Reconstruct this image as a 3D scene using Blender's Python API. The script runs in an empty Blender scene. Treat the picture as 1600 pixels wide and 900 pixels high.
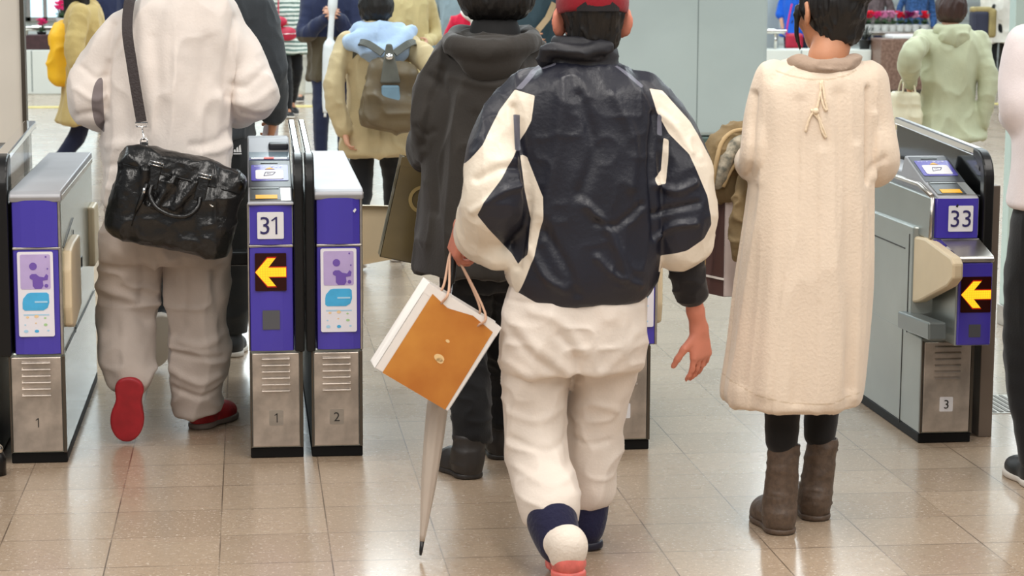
import bpy, bmesh, math, random
import numpy as np
from mathutils import Vector, Matrix

C = bpy.context.scene.collection
SC = bpy.context.scene
random.seed(7)
rng = np.random.default_rng(11)

# ------------------------------------------------------------------ camera
F, HC = 3400.0, 1.57            # focal length in px of the 1600 px frame, lens height
_yaw = math.atan(412 / F)
_pit = math.atan(500 / math.hypot(F, 412))
_f = np.array([math.sin(_yaw) * math.cos(_pit), math.cos(_yaw) * math.cos(_pit), -math.sin(_pit)])
_r0 = np.array([math.cos(_yaw), -math.sin(_yaw), 0.0])
_u0 = np.cross(_r0, _f)
_c, _s = math.cos(math.radians(.23)), math.sin(math.radians(.23))
_r, _u = _c * _r0 + _s * _u0, -_s * _r0 + _c * _u0
cam = bpy.data.cameras.new('camera')
cam.sensor_width = 36
cam.lens = F / 1600 * 36
cam.clip_end = 200
cam.dof.use_dof = True
cam.dof.focus_distance = 6.9
cam.dof.aperture_fstop = 9.0
camo = bpy.data.objects.new('camera', cam)
C.objects.link(camo)
camo.matrix_world = Matrix(((_r[0], _u[0], -_f[0], 0), (_r[1], _u[1], -_f[1], 0), (_r[2], _u[2], -_f[2], HC), (0, 0, 0, 1)))
SC.camera = camo


def A(px, py, Y):
    "survey: the point seen at px,py on the vertical plane at depth Y"
    d = _f + _r * (px - 800) / F - _u * (py - 450) / F
    return np.array([0, 0, HC]) + d * Y / d[1]


def G(px, py, z=0.0):
    d = _f + _r * (px - 800) / F - _u * (py - 450) / F
    return np.array([0, 0, HC]) + d * (z - HC) / d[2]


# ------------------------------------------------------------------ world, lights, exposure
def lin(c):
    out = []
    for v in c:
        v /= 255.0
        out.append(v / 12.92 if v <= .04045 else ((v + .055) / 1.055) ** 2.4)
    return tuple(out)


w = bpy.data.worlds.new('station_light')
SC.world = w
w.use_nodes = True
w.node_tree.nodes['Background'].inputs[0].default_value = (.93, .97, 1, 1)
w.node_tree.nodes['Background'].inputs[1].default_value = .30
SC.view_settings.view_transform = 'Standard'
SC.view_settings.look = 'None'
SC.view_settings.gamma = 1
SC.view_settings.use_curve_mapping = False
SC.view_settings.exposure = 0.0
SC.cycles.use_denoising = True
SC.cycles.max_bounces = 6


def area(name, x, y, z, sx, sy, power, col):
    l = bpy.data.lights.new(name, 'AREA')
    l.shape = 'RECTANGLE'
    l.size, l.size_y = sx, sy
    l.energy = power
    l.color = col
    o = bpy.data.objects.new(name, l)
    o.location = (x, y, z)
    C.objects.link(o)
    return o


WARM, COOL = (1, .95, .89), (.87, .975, 1)
for i, x in enumerate((-1.6, .9, 3.4)):
    area('ceiling_lamp_row', x, 3.6, 3.3, .5, 6.0, 130, WARM)
for i, x in enumerate((-3.5, .5, 4.5, 8.5)):
    area('concourse_lamp_row', x, 20.0, 3.6, 1.6, 23.0, 600, COOL)

# ------------------------------------------------------------------ materials
MATS = {}


def mat(name, col, rough=.6, metal=0.0, noise=None, bump=None, col2=None, mask=None, spec=.5, emit=0, sheen=0, coat=0, alpha=1, stretch=None):
    """noise=(scale, amount 0..1): mottled value; bump=(scale,strength); masks: list of (attribute, colour)"""
    if name in MATS:
        return MATS[name]
    m = bpy.data.materials.new(name)
    m.use_nodes = True
    nt = m.node_tree
    b = nt.nodes['Principled BSDF']
    b.inputs['Roughness'].default_value = rough
    b.inputs['Metallic'].default_value = metal
    b.inputs['Specular IOR Level'].default_value = spec
    if sheen:
        b.inputs['Sheen Weight'].default_value = sheen
    if coat:
        b.inputs['Coat Weight'].default_value = coat
        b.inputs['Coat Roughness'].default_value = .12
    c = lin(col) + (1,)
    b.inputs['Base Color'].default_value = c
    if emit:
        b.inputs['Emission Color'].default_value = c
        b.inputs['Emission Strength'].default_value = emit
    if alpha < 1:
        b.inputs['Alpha'].default_value = alpha
    src = None
    tc = None
    if noise or bump:
        tc = nt.nodes.new('ShaderNodeTexCoord')
        vec = tc.outputs['Object']
        if stretch:
            mp = nt.nodes.new('ShaderNodeMapping')
            mp.inputs['Scale'].default_value = stretch
            nt.links.new(vec, mp.inputs[0])
            vec = mp.outputs[0]
    if noise:
        n = nt.nodes.new('ShaderNodeTexNoise')
        n.inputs['Scale'].default_value = noise[0]
        n.inputs['Detail'].default_value = 4
        nt.links.new(vec, n.inputs['Vector'])
        mx = nt.nodes.new('ShaderNodeMix')
        mx.data_type = 'RGBA'
        a = noise[1]
        c2 = lin(col2) if col2 else tuple(v * (1 - a) for v in c[:3])
        mx.inputs['A'].default_value = c
        mx.inputs['B'].default_value = tuple(c2) + (1,)
        rp = nt.nodes.new('ShaderNodeMapRange')
        rp.inputs[1].default_value, rp.inputs[2].default_value = .38, .62
        nt.links.new(n.outputs['Fac'], rp.inputs[0])
        nt.links.new(rp.outputs[0], mx.inputs['Factor'])
        src = mx.outputs['Result']
    for at, cc in (mask or []):
        an = nt.nodes.new('ShaderNodeAttribute')
        an.attribute_name = at
        gt = nt.nodes.new('ShaderNodeMath')
        gt.operation = 'GREATER_THAN'
        gt.inputs[1].default_value = 0
        nt.links.new(an.outputs['Fac'], gt.inputs[0])
        mx = nt.nodes.new('ShaderNodeMix')
        mx.data_type = 'RGBA'
        if src:
            nt.links.new(src, mx.inputs['A'])
        else:
            mx.inputs['A'].default_value = c
        mx.inputs['B'].default_value = lin(cc) + (1,)
        nt.links.new(gt.outputs[0], mx.inputs['Factor'])
        src = mx.outputs['Result']
    if src:
        nt.links.new(src, b.inputs['Base Color'])
    if bump:
        n = nt.nodes.new('ShaderNodeTexNoise')
        n.inputs['Scale'].default_value = bump[0]
        n.inputs['Detail'].default_value = 3
        nt.links.new(vec, n.inputs['Vector'])
        bp = nt.nodes.new('ShaderNodeBump')
        bp.inputs['Strength'].default_value = bump[1]
        bp.inputs['Distance'].default_value = .01
        nt.links.new(n.outputs['Fac'], bp.inputs['Height'])
        nt.links.new(bp.outputs[0], b.inputs['Normal'])
    MATS[name] = m
    return m


def cloth(name, col, rough=.85, bump=(60, .25), mask=None, noise=(9, .10), sheen=.15, spec=.25):
    if bump and bump[0] < 50:
        bump = (bump[0] * 5, bump[1] * .5)
    return mat(name, col, rough, 0, noise, bump, None, mask, spec, 0, sheen)


def floor_mat():
    m = bpy.data.materials.new('granite_tiles')
    m.use_nodes = True
    nt = m.node_tree
    N, L = nt.nodes, nt.links
    b = N['Principled BSDF']
    geo = N.new('ShaderNodeNewGeometry')
    sep = N.new('ShaderNodeSeparateXYZ')
    L.new(geo.outputs['Position'], sep.inputs[0])

    def math_(op, a, bb=None, c=None):
        n = N.new('ShaderNodeMath')
        n.operation = op
        for i, v in enumerate((a, bb, c)):
            if v is None:
                continue
            if isinstance(v, (int, float)):
                n.inputs[i].default_value = v
            else:
                L.new(v, n.inputs[i])
        return n.outputs[0]
    gx = math_('DIVIDE', math_('ADD', sep.outputs[0], .094 + 30), .3)
    gy = math_('DIVIDE', math_('ADD', sep.outputs[1], -.584 + 30), .3)
    ex = math_('ABSOLUTE', math_('SUBTRACT', math_('FRACT', gx), .5))
    ey = math_('ABSOLUTE', math_('SUBTRACT', math_('FRACT', gy), .5))
    lx = math_('GREATER_THAN', ex, .4935)
    ly = math_('GREATER_THAN', ey, .4925)
    line = math_('MAXIMUM', lx, ly)
    # broken, dirt-filled joints
    nz = N.new('ShaderNodeTexNoise')
    nz.inputs['Scale'].default_value = 3.2
    nz.inputs['Detail'].default_value = 3
    L.new(geo.outputs['Position'], nz.inputs['Vector'])
    jf = N.new('ShaderNodeMapRange')
    jf.inputs[1].default_value, jf.inputs[2].default_value = .35, .6
    jf.inputs[3].default_value, jf.inputs[4].default_value = .25, .95
    L.new(nz.outputs['Fac'], jf.inputs[0])
    line = math_('MULTIPLY', line, jf.outputs[0])
    cx = N.new('ShaderNodeCombineXYZ')
    L.new(math_('FLOOR', gx), cx.inputs[0])
    L.new(math_('FLOOR', gy), cx.inputs[1])
    wn = N.new('ShaderNodeTexWhiteNoise')
    L.new(cx.outputs[0], wn.inputs['Vector'])
    ramp = N.new('ShaderNodeValToRGB')
    ramp.color_ramp.elements[0].color = lin((160, 139, 117)) + (1,)
    ramp.color_ramp.elements[1].color = lin((178, 157, 134)) + (1,)
    L.new(wn.outputs['Value'], ramp.inputs[0])
    # granite fleck
    col = ramp.outputs[0]
    for sc, lo, hi, cc in ((90, .60, .68, (222, 208, 192)), (150, .61, .68, (120, 100, 84)), (40, .50, .75, (156, 136, 116))):
        n = N.new('ShaderNodeTexNoise')
        n.inputs['Scale'].default_value = sc
        n.inputs['Detail'].default_value = 2
        L.new(geo.outputs['Position'], n.inputs['Vector'])
        mr = N.new('ShaderNodeMapRange')
        mr.inputs[1].default_value, mr.inputs[2].default_value = lo, hi
        mr.inputs[4].default_value = .7
        L.new(n.outputs['Fac'], mr.inputs[0])
        mx = N.new('ShaderNodeMix')
        mx.data_type = 'RGBA'
        L.new(mr.outputs[0], mx.inputs['Factor'])
        L.new(col, mx.inputs['A'])
        mx.inputs['B'].default_value = lin(cc) + (1,)
        col = mx.outputs['Result']
    mx = N.new('ShaderNodeMix')
    mx.data_type = 'RGBA'
    L.new(line, mx.inputs['Factor'])
    L.new(col, mx.inputs['A'])
    mx.inputs['B'].default_value = lin((92, 76, 62)) + (1,)
    L.new(mx.outputs['Result'], b.inputs['Base Color'])
    rr = N.new('ShaderNodeMapRange')
    rr.inputs[1].default_value, rr.inputs[2].default_value = .3, .7
    rr.inputs[3].default_value, rr.inputs[4].default_value = .255, .30
    L.new(nz.outputs['Fac'], rr.inputs[0])
    L.new(rr.outputs[0], b.inputs['Roughness'])
    b.inputs['Specular IOR Level'].default_value = .6
    b.inputs['Coat Weight'].default_value = .32
    b.inputs['Coat Roughness'].default_value = .14
    n = N.new('ShaderNodeTexNoise')
    n.inputs['Scale'].default_value = 45
    L.new(geo.outputs['Position'], n.inputs['Vector'])
    bp = N.new('ShaderNodeBump')
    bp.inputs['Strength'].default_value = .06
    bp.inputs['Distance'].default_value = .01
    L.new(n.outputs['Fac'], bp.inputs['Height'])
    L.new(bp.outputs[0], b.inputs['Normal'])
    return m


STEEL = mat('brushed_steel', (196, 190, 182), .30, .9, (5, .18), (30, .05), stretch=(1, 1, 6))
STEEL_LOW = mat('scuffed_steel', (206, 194, 182), .34, .72, (11, .34), (40, .06))
STEEL_TOP = mat('pale_steel_top', (176, 176, 180), .48, .25, (6, .08), spec=.3)
STEEL_SIDE = mat('grey_side_panel', (158, 164, 160), .28, .5, (2.5, .12))
SHINE = mat('polished_steel', (225, 222, 216), .12, 1)
CHROME = mat('chrome', (235, 235, 235), .06, 1)
BLUE = mat('violet_blue_panel', (70, 58, 168), .28, 0, (3, .06), coat=.4)
RUBBER = mat('black_rubber', (14, 13, 13), .38, 0, spec=.35, coat=.1)
BLACK = mat('black_plastic', (20, 20, 21), .35)
KICK = mat('black_kick_plate', (9, 8, 8), .6, spec=.25)
BEIGE = mat('beige_pad', (218, 198, 164), .45, 0, (6, .06))
PLATE_W = mat('off_white_plate', (226, 224, 226), .5)
INK = mat('dark_violet_ink', (44, 38, 92), .5)
INKK = mat('black_ink', (36, 33, 32), .5)
GREYSQ = mat('grey_ir_window', (84, 84, 88), .5)
YELLOWP = mat('yellow_ticket_slot', (236, 176, 40), .5)
WHITE_P = mat('white_paint', (236, 236, 236), .5)
GLASSD = mat('tinted_glass_pane', (60, 66, 66), .05, 0, alpha=.45, spec=.8)

# ------------------------------------------------------------------ object helpers


def link(name, me, parent=None, loc=(0, 0, 0)):
    o = bpy.data.objects.new(name, me)
    C.objects.link(o)
    o.location = loc
    if parent:
        o.parent = parent
    return o


def tag(o, label, cat, group=None):
    o['label'] = label
    o['category'] = cat
    if group:
        o['group'] = group
    return o


def empty(name, loc, label, cat, group=None):
    o = link(name, None, None, tuple(loc))
    o.empty_display_size = .1
    return tag(o, label, cat, group)


class MB:
    "collects shapes in world coordinates; build() makes ONE mesh object"

    def __init__(s):
        s.bm = bmesh.new()
        s.mats = []

    def mi(s, m):
        if m not in s.mats:
            s.mats.append(m)
        return s.mats.index(m)

    def poly(s, vs, faces, m, smooth=False):
        k = s.mi(m)
        bv = [s.bm.verts.new(tuple(map(float, v))) for v in vs]
        out = []
        for f in faces:
            try:
                fc = s.bm.faces.new([bv[i] for i in f])
            except ValueError:
                continue
            fc.material_index = k
            fc.smooth = smooth
            out.append(fc)
        return bv, out

    def hexa(s, p, m, bevel=0, seg=2):
        "p: 8 corners, bottom ring then top ring"
        bm = bmesh.new()
        v = [bm.verts.new(tuple(map(float, q))) for q in p]
        for f in ((3, 2, 1, 0), (4, 5, 6, 7), (0, 1, 5, 4), (1, 2, 6, 5), (2, 3, 7, 6), (3, 0, 4, 7)):
            bm.faces.new([v[i] for i in f])
        bmesh.ops.recalc_face_normals(bm, faces=bm.faces)
        if bevel:
            bmesh.ops.bevel(bm, geom=list(bm.edges), offset=bevel, segments=seg, profile=.5, affect='EDGES')
        s.merge(bm, m, bevel > 0)
        return s

    def merge(s, bm, m, smooth=False):
        k = s.mi(m)
        mp = {}
        for v in bm.verts:
            mp[v] = s.bm.verts.new(v.co)
        for f in bm.faces:
            nf = s.bm.faces.new([mp[v] for v in f.verts])
            nf.material_index = k
            nf.smooth = False
        bm.free()

    def box(s, lo, hi, m, bevel=0, seg=2):
        x0, y0, z0 = lo
        x1, y1, z1 = hi
        return s.hexa([(x0, y0, z0), (x1, y0, z0), (x1, y1, z0), (x0, y1, z0), (x0, y0, z1), (x1, y0, z1), (x1, y1, z1), (x0, y1, z1)], m, bevel, seg)

    def prism(s, prof, x0, x1, m, axis='x', bevel=0):
        "prof: 2D polygon; axis x -> (Y,Z) profile, axis y -> (X,Z), axis z -> (X,Y)"
        bm = bmesh.new()

        def P(a, b, t):
            return {'x': (t, a, b), 'y': (a, t, b), 'z': (a, b, t)}[axis]
        v0 = [bm.verts.new(P(a, b, x0)) for a, b in prof]
        v1 = [bm.verts.new(P(a, b, x1)) for a, b in prof]
        n = len(prof)
        bm.faces.new(v0)
        bm.faces.new(v1[::-1])
        for i in range(n):
            bm.faces.new([v0[i], v1[i], v1[(i + 1) % n], v0[(i + 1) % n]])
        bmesh.ops.recalc_face_normals(bm, faces=bm.faces)
        if bevel:
            es = [e for e in bm.edges]
            bmesh.ops.bevel(bm, geom=es, offset=bevel, segments=2, profile=.5, affect='EDGES')
        s.merge(bm, m)
        return s

    def tube(s, pts, r, m, seg=10, closed=False, caps=True, flat=None):
        "swept tube; r number or list; flat=(w,h) half sizes for a flat strap with normal hint in flat[2]"
        pts = [np.array(p, float) for p in pts]
        n = len(pts)
        rs = r if hasattr(r, '__len__') else [r] * n
        k = s.mi(m)
        rings = []
        prev = None
        for i, p in enumerate(pts):
            a, b = pts[(i - 1) % n] if (i > 0 or closed) else p, pts[(i + 1) % n] if (i < n - 1 or closed) else p
            t = b - a
            t /= np.linalg.norm(t) + 1e-9
            if flat is not None:
                h = np.array(flat[2], float) if not callable(flat[2]) else flat[2](p)
            else:
                h = prev if prev is not None else (np.array([0, 0, 1.]) if abs(t[2]) < .9 else np.array([1., 0, 0]))
            nn = h - t * (h @ t)
            nn /= np.linalg.norm(nn) + 1e-9
            prev = nn
            bb = np.cross(t, nn)
            ring = []
            if flat is not None:
                for (sa, sb) in ((1, 1), (-1, 1), (-1, -1), (1, -1)):
                    ring.append(s.bm.verts.new(tuple(p + bb * sa * flat[0] * rs[i] + nn * sb * flat[1])))
            else:
                for j in range(seg):
                    an = 2 * math.pi * j / seg
                    ring.append(s.bm.verts.new(tuple(p + rs[i] * (math.cos(an) * nn + math.sin(an) * bb))))
            rings.append(ring)
        q = len(rings[0])
        for i in range(n if closed else n - 1):
            r0, r1 = rings[i], rings[(i + 1) % n]
            for j in range(q):
                fc = s.bm.faces.new([r0[j], r0[(j + 1) % q], r1[(j + 1) % q], r1[j]])
                fc.material_index = k
                fc.smooth = flat is None
        if caps and not closed:
            for rg in (rings[0][::-1], rings[-1]):
                fc = s.bm.faces.new(rg)
                fc.material_index = k
        return s

    def lathe(s, c, prof, m, seg=24):
        k = s.mi(m)
        rings = []
        for rr, z in prof:
            rings.append([s.bm.verts.new((c[0] + rr * math.cos(2 * math.pi * j / seg), c[1] + rr * math.sin(2 * math.pi * j / seg), c[2] + z)) for j in range(seg)])
        for a, b in zip(rings, rings[1:]):
            for j in range(seg):
                fc = s.bm.faces.new([a[j], a[(j + 1) % seg], b[(j + 1) % seg], b[j]])
                fc.material_index = k
                fc.smooth = True
        for rg in (rings[0][::-1], rings[-1]):
            s.bm.faces.new(rg).material_index = k
        return s

    def ball(s, c, r, m, sub=2, sq=(1, 1, 1)):
        bm = bmesh.new()
        bmesh.ops.create_icosphere(bm, subdivisions=sub, radius=r)
        for v in bm.verts:
            v.co = Vector((v.co.x * sq[0] + c[0], v.co.y * sq[1] + c[1], v.co.z * sq[2] + c[2]))
        k = s.mi(m)
        mp = {v: s.bm.verts.new(v.co) for v in bm.verts}
        for f in bm.faces:
            nf = s.bm.faces.new([mp[v] for v in f.verts])
            nf.material_index = k
            nf.smooth = True
        bm.free()
        return s

    def flat(s, pts, n, d, m):
        "thin plate: polygon pts (3D) raised by d along n"
        n = np.array(n, float)
        pts = [np.array(p, float) for p in pts]
        top = [p + n * d for p in pts]
        k = len(pts)
        faces = [tuple(range(k, 2 * k))] + [(i, (i + 1) % k, k + (i + 1) % k, k + i) for i in range(k)]
        s.poly(pts + top, faces, m)
        return s

    def build(s, name, parent=None, origin=None):
        bmesh.ops.recalc_face_normals(s.bm, faces=s.bm.faces)
        me = bpy.data.meshes.new(name)
        org = np.array(origin if origin is not None else (parent.location if parent else (0, 0, 0)), float)
        if parent and parent.parent:
            org = np.array(parent.location, float) + np.array(parent.parent.location, float)
        for v in s.bm.verts:
            v.co -= Vector(org)
        s.bm.to_mesh(me)
        s.bm.free()
        for m in s.mats:
            me.materials.append(m)
        o = link(name, me, parent, (0, 0, 0) if parent else tuple(org))
        return o


def struct(o):
    o['kind'] = 'structure'
    return o


def text_mesh(mb, txt, center, height, xdir, up, m, depth=.0012, squash=1.0):
    "writing as geometry laid on a plate"
    if '1' in txt:
        xd, ud = np.array(xdir, float), np.array(up, float)
        nd = np.cross(xd, ud)
        off = .30 * height if len(txt) > 1 else .05 * height
        if len(txt) > 1:
            text_mesh(mb, txt.replace('1', ''), np.array(center) - xd * height * .32, height, xdir, up, m, depth, squash)
        g = [(-.26, .30), (-.22, .24), (-.02, .36), (-.02, -.5), (.08, -.5), (.08, .5), (.0, .5)]
        mb.poly([np.array(center) + xd * (off + a * height) + ud * b * height + nd * depth for a, b in g], [tuple(range(7))], m)
        return
    cu = bpy.data.curves.new('t', 'FONT')
    cu.body = txt
    cu.align_x = 'CENTER'
    cu.size = 1
    cu.resolution_u = 3
    o = bpy.data.objects.new('t', cu)
    C.objects.link(o)
    dg = bpy.context.evaluated_depsgraph_get()
    me = bpy.data.meshes.new_from_object(o.evaluated_get(dg))
    bpy.data.objects.remove(o)
    co = np.array([v.co[:] for v in me.vertices])
    if len(co) == 0:
        return
    lo, hi = co.min(0), co.max(0)
    sc = height / (hi[1] - lo[1])
    xd, ud = np.array(xdir, float), np.array(up, float)
    nd = np.cross(xd, ud)
    nd /= np.linalg.norm(nd)
    mid = (lo + hi) / 2
    P = [np.array(center) + xd * (c[0] - mid[0]) * sc * squash + ud * (c[1] - mid[1]) * sc + nd * depth for c in co]
    mb.poly(P, [tuple(p.vertices) for p in me.polygons], m)
    bpy.data.meshes.remove(me)


# ------------------------------------------------------------------ sculpting: distance fields meshed by surface nets
_tab = rng.random((32, 32, 32)).astype(np.float32)


def vnoise(p):
    i = np.floor(p).astype(int)
    f = (p - i)
    f = f * f * (3 - 2 * f)
    i &= 31
    j = (i + 1) & 31
    x0, y0, z0, x1, y1, z1 = i[:, 0], i[:, 1], i[:, 2], j[:, 0], j[:, 1], j[:, 2]
    fx, fy, fz = f[:, 0], f[:, 1], f[:, 2]
    a = _tab[x0, y0, z0] * (1 - fx) + _tab[x1, y0, z0] * fx
    b = _tab[x0, y1, z0] * (1 - fx) + _tab[x1, y1, z0] * fx
    c = _tab[x0, y0, z1] * (1 - fx) + _tab[x1, y0, z1] * fx
    d = _tab[x0, y1, z1] * (1 - fx) + _tab[x1, y1, z1] * fx
    return (a * (1 - fy) + b * fy) * (1 - fz) + (c * (1 - fy) + d * fy) * fz


def spline(pts, n=6):
    pts = [np.array(p, float) for p in pts]
    if len(pts) < 3:
        return pts
    P = [2 * pts[0] - pts[1]] + pts + [2 * pts[-1] - pts[-2]]
    out = []
    for i in range(1, len(P) - 2):
        for k in range(n):
            t = k / n
            out.append(.5 * (2 * P[i] + (P[i + 1] - P[i - 1]) * t + (2 * P[i - 1] - 5 * P[i] + 4 * P[i + 1] - P[i + 2]) * t * t + (3 * P[i] - P[i - 1] - 3 * P[i + 1] + P[i + 2]) * t ** 3))
    out.append(pts[-1])
    return out


def smin(a, b, k):
    if k <= 0:
        return np.minimum(a, b)
    h = np.clip(.5 + .5 * (b - a) / k, 0, 1)
    return b * (1 - h) + a * h - k * h * (1 - h)


class SDF:
    def __init__(s, lo, hi, h):
        s.h = h
        s.o = np.array(lo, float)
        s.n = np.ceil((np.array(hi) - s.o) / h).astype(int) + 1
        s.F = np.full(tuple(s.n), 1.0, np.float32)

    def win(s, lo, hi):
        a = np.clip(np.floor((np.array(lo) - s.o) / s.h).astype(int), 0, s.n - 1)
        b = np.clip(np.ceil((np.array(hi) - s.o) / s.h).astype(int) + 1, 1, s.n)
        if np.any(b <= a):
            return None
        sl = tuple(slice(int(p), int(q)) for p, q in zip(a, b))
        g = [(s.o[i] + s.h * np.arange(a[i], b[i])).astype(np.float32) for i in range(3)]
        return sl, g[0][:, None, None], g[1][None, :, None], g[2][None, None, :]

    def put(s, sl, d, k, op='add'):
        if op == 'add':
            s.F[sl] = smin(s.F[sl], d, k)
        elif op == 'sub':
            s.F[sl] = -smin(-s.F[sl], d, k)

    def cap(s, a, b, ra, rb, k=.02, op='add'):
        a, b = np.array(a, float), np.array(b, float)
        m = max(ra, rb) + k + 3 * s.h
        wv = s.win(np.minimum(a, b) - m, np.maximum(a, b) + m)
        if wv is None:
            return s
        sl, X, Y, Z = wv
        ba = b - a
        L = ba @ ba + 1e-12
        t = np.clip(((X - a[0]) * ba[0] + (Y - a[1]) * ba[1] + (Z - a[2]) * ba[2]) / L, 0, 1)
        d = np.sqrt((X - a[0] - t * ba[0]) ** 2 + (Y - a[1] - t * ba[1]) ** 2 + (Z - a[2] - t * ba[2]) ** 2) - (ra + (rb - ra) * t)
        s.put(sl, d, k, op)
        return s

    def chain(s, pts, rad, k=.02, n=5):
        q = spline([tuple(p) + (r,) for p, r in zip([tuple(x) for x in pts], rad)], n)
        T = SDFview(s)
        for u, v in zip(q, q[1:]):
            T.cap(u[:3], v[:3], max(u[3], .004), max(v[3], .004))
        T.commit(k)
        return s

    def ell(s, c, r, R=None, k=.02, op='add'):
        c, r = np.array(c, float), np.array(r, float)
        m = max(r) + k + 3 * s.h
        wv = s.win(c - m, c + m)
        if wv is None:
            return s
        sl, X, Y, Z = wv
        x, y, z = X - c[0], Y - c[1], Z - c[2]
        if R is not None:
            x, y, z = (R[0][i] * x + R[1][i] * y + R[2][i] * z for i in range(3))   # local = R^T p
        k0 = np.sqrt((x / r[0]) ** 2 + (y / r[1]) ** 2 + (z / r[2]) ** 2)
        k1 = np.sqrt((x / r[0] ** 2) ** 2 + (y / r[1] ** 2) ** 2 + (z / r[2] ** 2) ** 2) + 1e-6
        d = k0 * (k0 - 1) / k1
        d = np.where(k0 < .05, -min(r), d)
        s.put(sl, d, k, op)
        return s

    def rbox(s, c, half, R=None, rad=.02, k=.0, op='add'):
        c, hf = np.array(c, float), np.array(half, float) - rad
        m = np.linalg.norm(half) + k + 3 * s.h
        wv = s.win(c - m, c + m)
        if wv is None:
            return s
        sl, X, Y, Z = wv
        x, y, z = X - c[0], Y - c[1], Z - c[2]
        if R is not None:
            x, y, z = (R[0][i] * x + R[1][i] * y + R[2][i] * z for i in range(3))
        qx, qy, qz = np.abs(x) - hf[0], np.abs(y) - hf[1], np.abs(z) - hf[2]
        d = np.sqrt(np.maximum(qx, 0) ** 2 + np.maximum(qy, 0) ** 2 + np.maximum(qz, 0) ** 2) + np.minimum(np.maximum(np.maximum(qx, qy), qz), 0) - rad
        s.put(sl, d, k, op)
        return s

    def loft(s, rows, k=.02, phi=0., p=2.3, fold=None, rnd=.012):
        """rows: (z, cx, cy, a, b) bottom to top or top to bottom; phi turns the cross-section"""
        rows = sorted(rows)
        q = np.array(spline(rows, 8))
        z, cx, cy, a, b = q.T
        z = np.maximum.accumulate(z + np.arange(len(z)) * 1e-7)
        m = max(a.max(), b.max()) * 1.15 + k + 3 * s.h
        wv = s.win((cx.min() - m, cy.min() - m, z[0] - 4 * s.h - k), (cx.max() + m, cy.max() + m, z[-1] + 4 * s.h + k))
        if wv is None:
            return s
        sl, X, Y, Z = wv
        zz = Z.ravel()
        I = lambda v: np.interp(zz, z, v).astype(np.float32)[None, None, :]
        dx, dy = X - I(cx), Y - I(cy)
        if phi:
            co, si = math.cos(phi), math.sin(phi)
            dx, dy = dx * co + dy * si, -dx * si + dy * co
        aa, bb = np.maximum(I(a), .004), np.maximum(I(b), .004)
        if fold is not None:
            f = fold(np.arctan2(dy / bb, dx / aa), (Z - z[0]) / (z[-1] - z[0]))
            aa, bb = aa * (1 + f), bb * (1 + f)
        rho = ((np.abs(dx) / aa) ** p + (np.abs(dy) / bb) ** p) ** (1 / p)
        d = (rho - 1) * np.minimum(aa, bb)
        e = np.maximum(z[0] - Z, Z - z[-1])
        d = -smin(-d, -e, rnd)
        s.put(sl, d, k)
        return s

    def cut(s, pt, n, k=.006):
        "remove the half-space on the side n points to"
        pt, n = np.array(pt, float), np.array(n, float)
        n /= np.linalg.norm(n)
        sl, X, Y, Z = s.win(s.o, s.o + s.h * s.n)
        d = (X - pt[0]) * n[0] + (Y - pt[1]) * n[1] + (Z - pt[2]) * n[2]
        s.F = -smin(-s.F, -d.astype(np.float32), k)
        return s

    def mesh(s, smooth=1):
        Fv = s.F
        ins = Fv < 0
        nx, ny, nz = Fv.shape
        cnt = np.zeros((nx - 1, ny - 1, nz - 1), np.uint8)
        offs = [(i, j, k) for i in (0, 1) for j in (0, 1) for k in (0, 1)]
        for i, j, k in offs:
            cnt += ins[i:nx - 1 + i, j:ny - 1 + j, k:nz - 1 + k]
        act = (cnt > 0) & (cnt < 8)
        idx = np.argwhere(act)
        if len(idx) == 0:
            return np.zeros((0, 3)), np.zeros((0, 4), int)
        vid = np.full(act.shape, -1, np.int32)
        vid[act] = np.arange(len(idx))
        val = {o: Fv[idx[:, 0] + o[0], idx[:, 1] + o[1], idx[:, 2] + o[2]] for o in offs}
        acc = np.zeros((len(idx), 3))
        num = np.zeros(len(idx))
        for o in offs:
            for ax in range(3):
                if o[ax]:
                    continue
                o2 = tuple(1 if q == ax else o[q] for q in range(3))
                a, b = val[o], val[o2]
                cr = (a < 0) != (b < 0)
                t = np.where(cr, a / np.where(np.abs(a - b) < 1e-9, 1, a - b), 0)
                pos = np.tile(np.array(o, float), (len(idx), 1))
                pos[:, ax] = t
                acc += pos * cr[:, None]
                num += cr
        V = s.o + s.h * (idx + acc / num[:, None])
        Q = []
        for ax in range(3):
            b1, b2 = [(1, 2), (2, 0), (0, 1)][ax]
            sa = [slice(None)] * 3
            sb = [slice(None)] * 3
            sa[ax] = slice(0, Fv.shape[ax] - 1)
            sb[ax] = slice(1, Fv.shape[ax])
            ia, ib = ins[tuple(sa)], ins[tuple(sb)]
            e = np.argwhere(ia != ib)
            e = e[(e[:, b1] > 0) & (e[:, b2] > 0) & (e[:, b1] < Fv.shape[b1] - 1) & (e[:, b2] < Fv.shape[b2] - 1)]
            fl = ia[e[:, 0], e[:, 1], e[:, 2]]
            cs = []
            for d1, d2 in ((-1, -1), (0, -1), (0, 0), (-1, 0)):
                c = e.copy()
                c[:, b1] += d1
                c[:, b2] += d2
                cs.append(vid[c[:, 0], c[:, 1], c[:, 2]])
            q = np.stack(cs, 1)
            q[~fl] = q[~fl][:, ::-1]
            Q.append(q)
        Q = np.concatenate(Q)
        Q = Q[(Q >= 0).all(1)]
        for _ in range(smooth):
            acc = np.zeros_like(V)
            num = np.zeros(len(V))
            for i in range(4):
                a, b = Q[:, i], Q[:, (i + 1) % 4]
                np.add.at(acc, a, V[b])
                np.add.at(acc, b, V[a])
                np.add.at(num, a, 1)
                np.add.at(num, b, 1)
            V = V * .5 + .5 * acc / np.maximum(num, 1)[:, None]
        return V, Q


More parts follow.
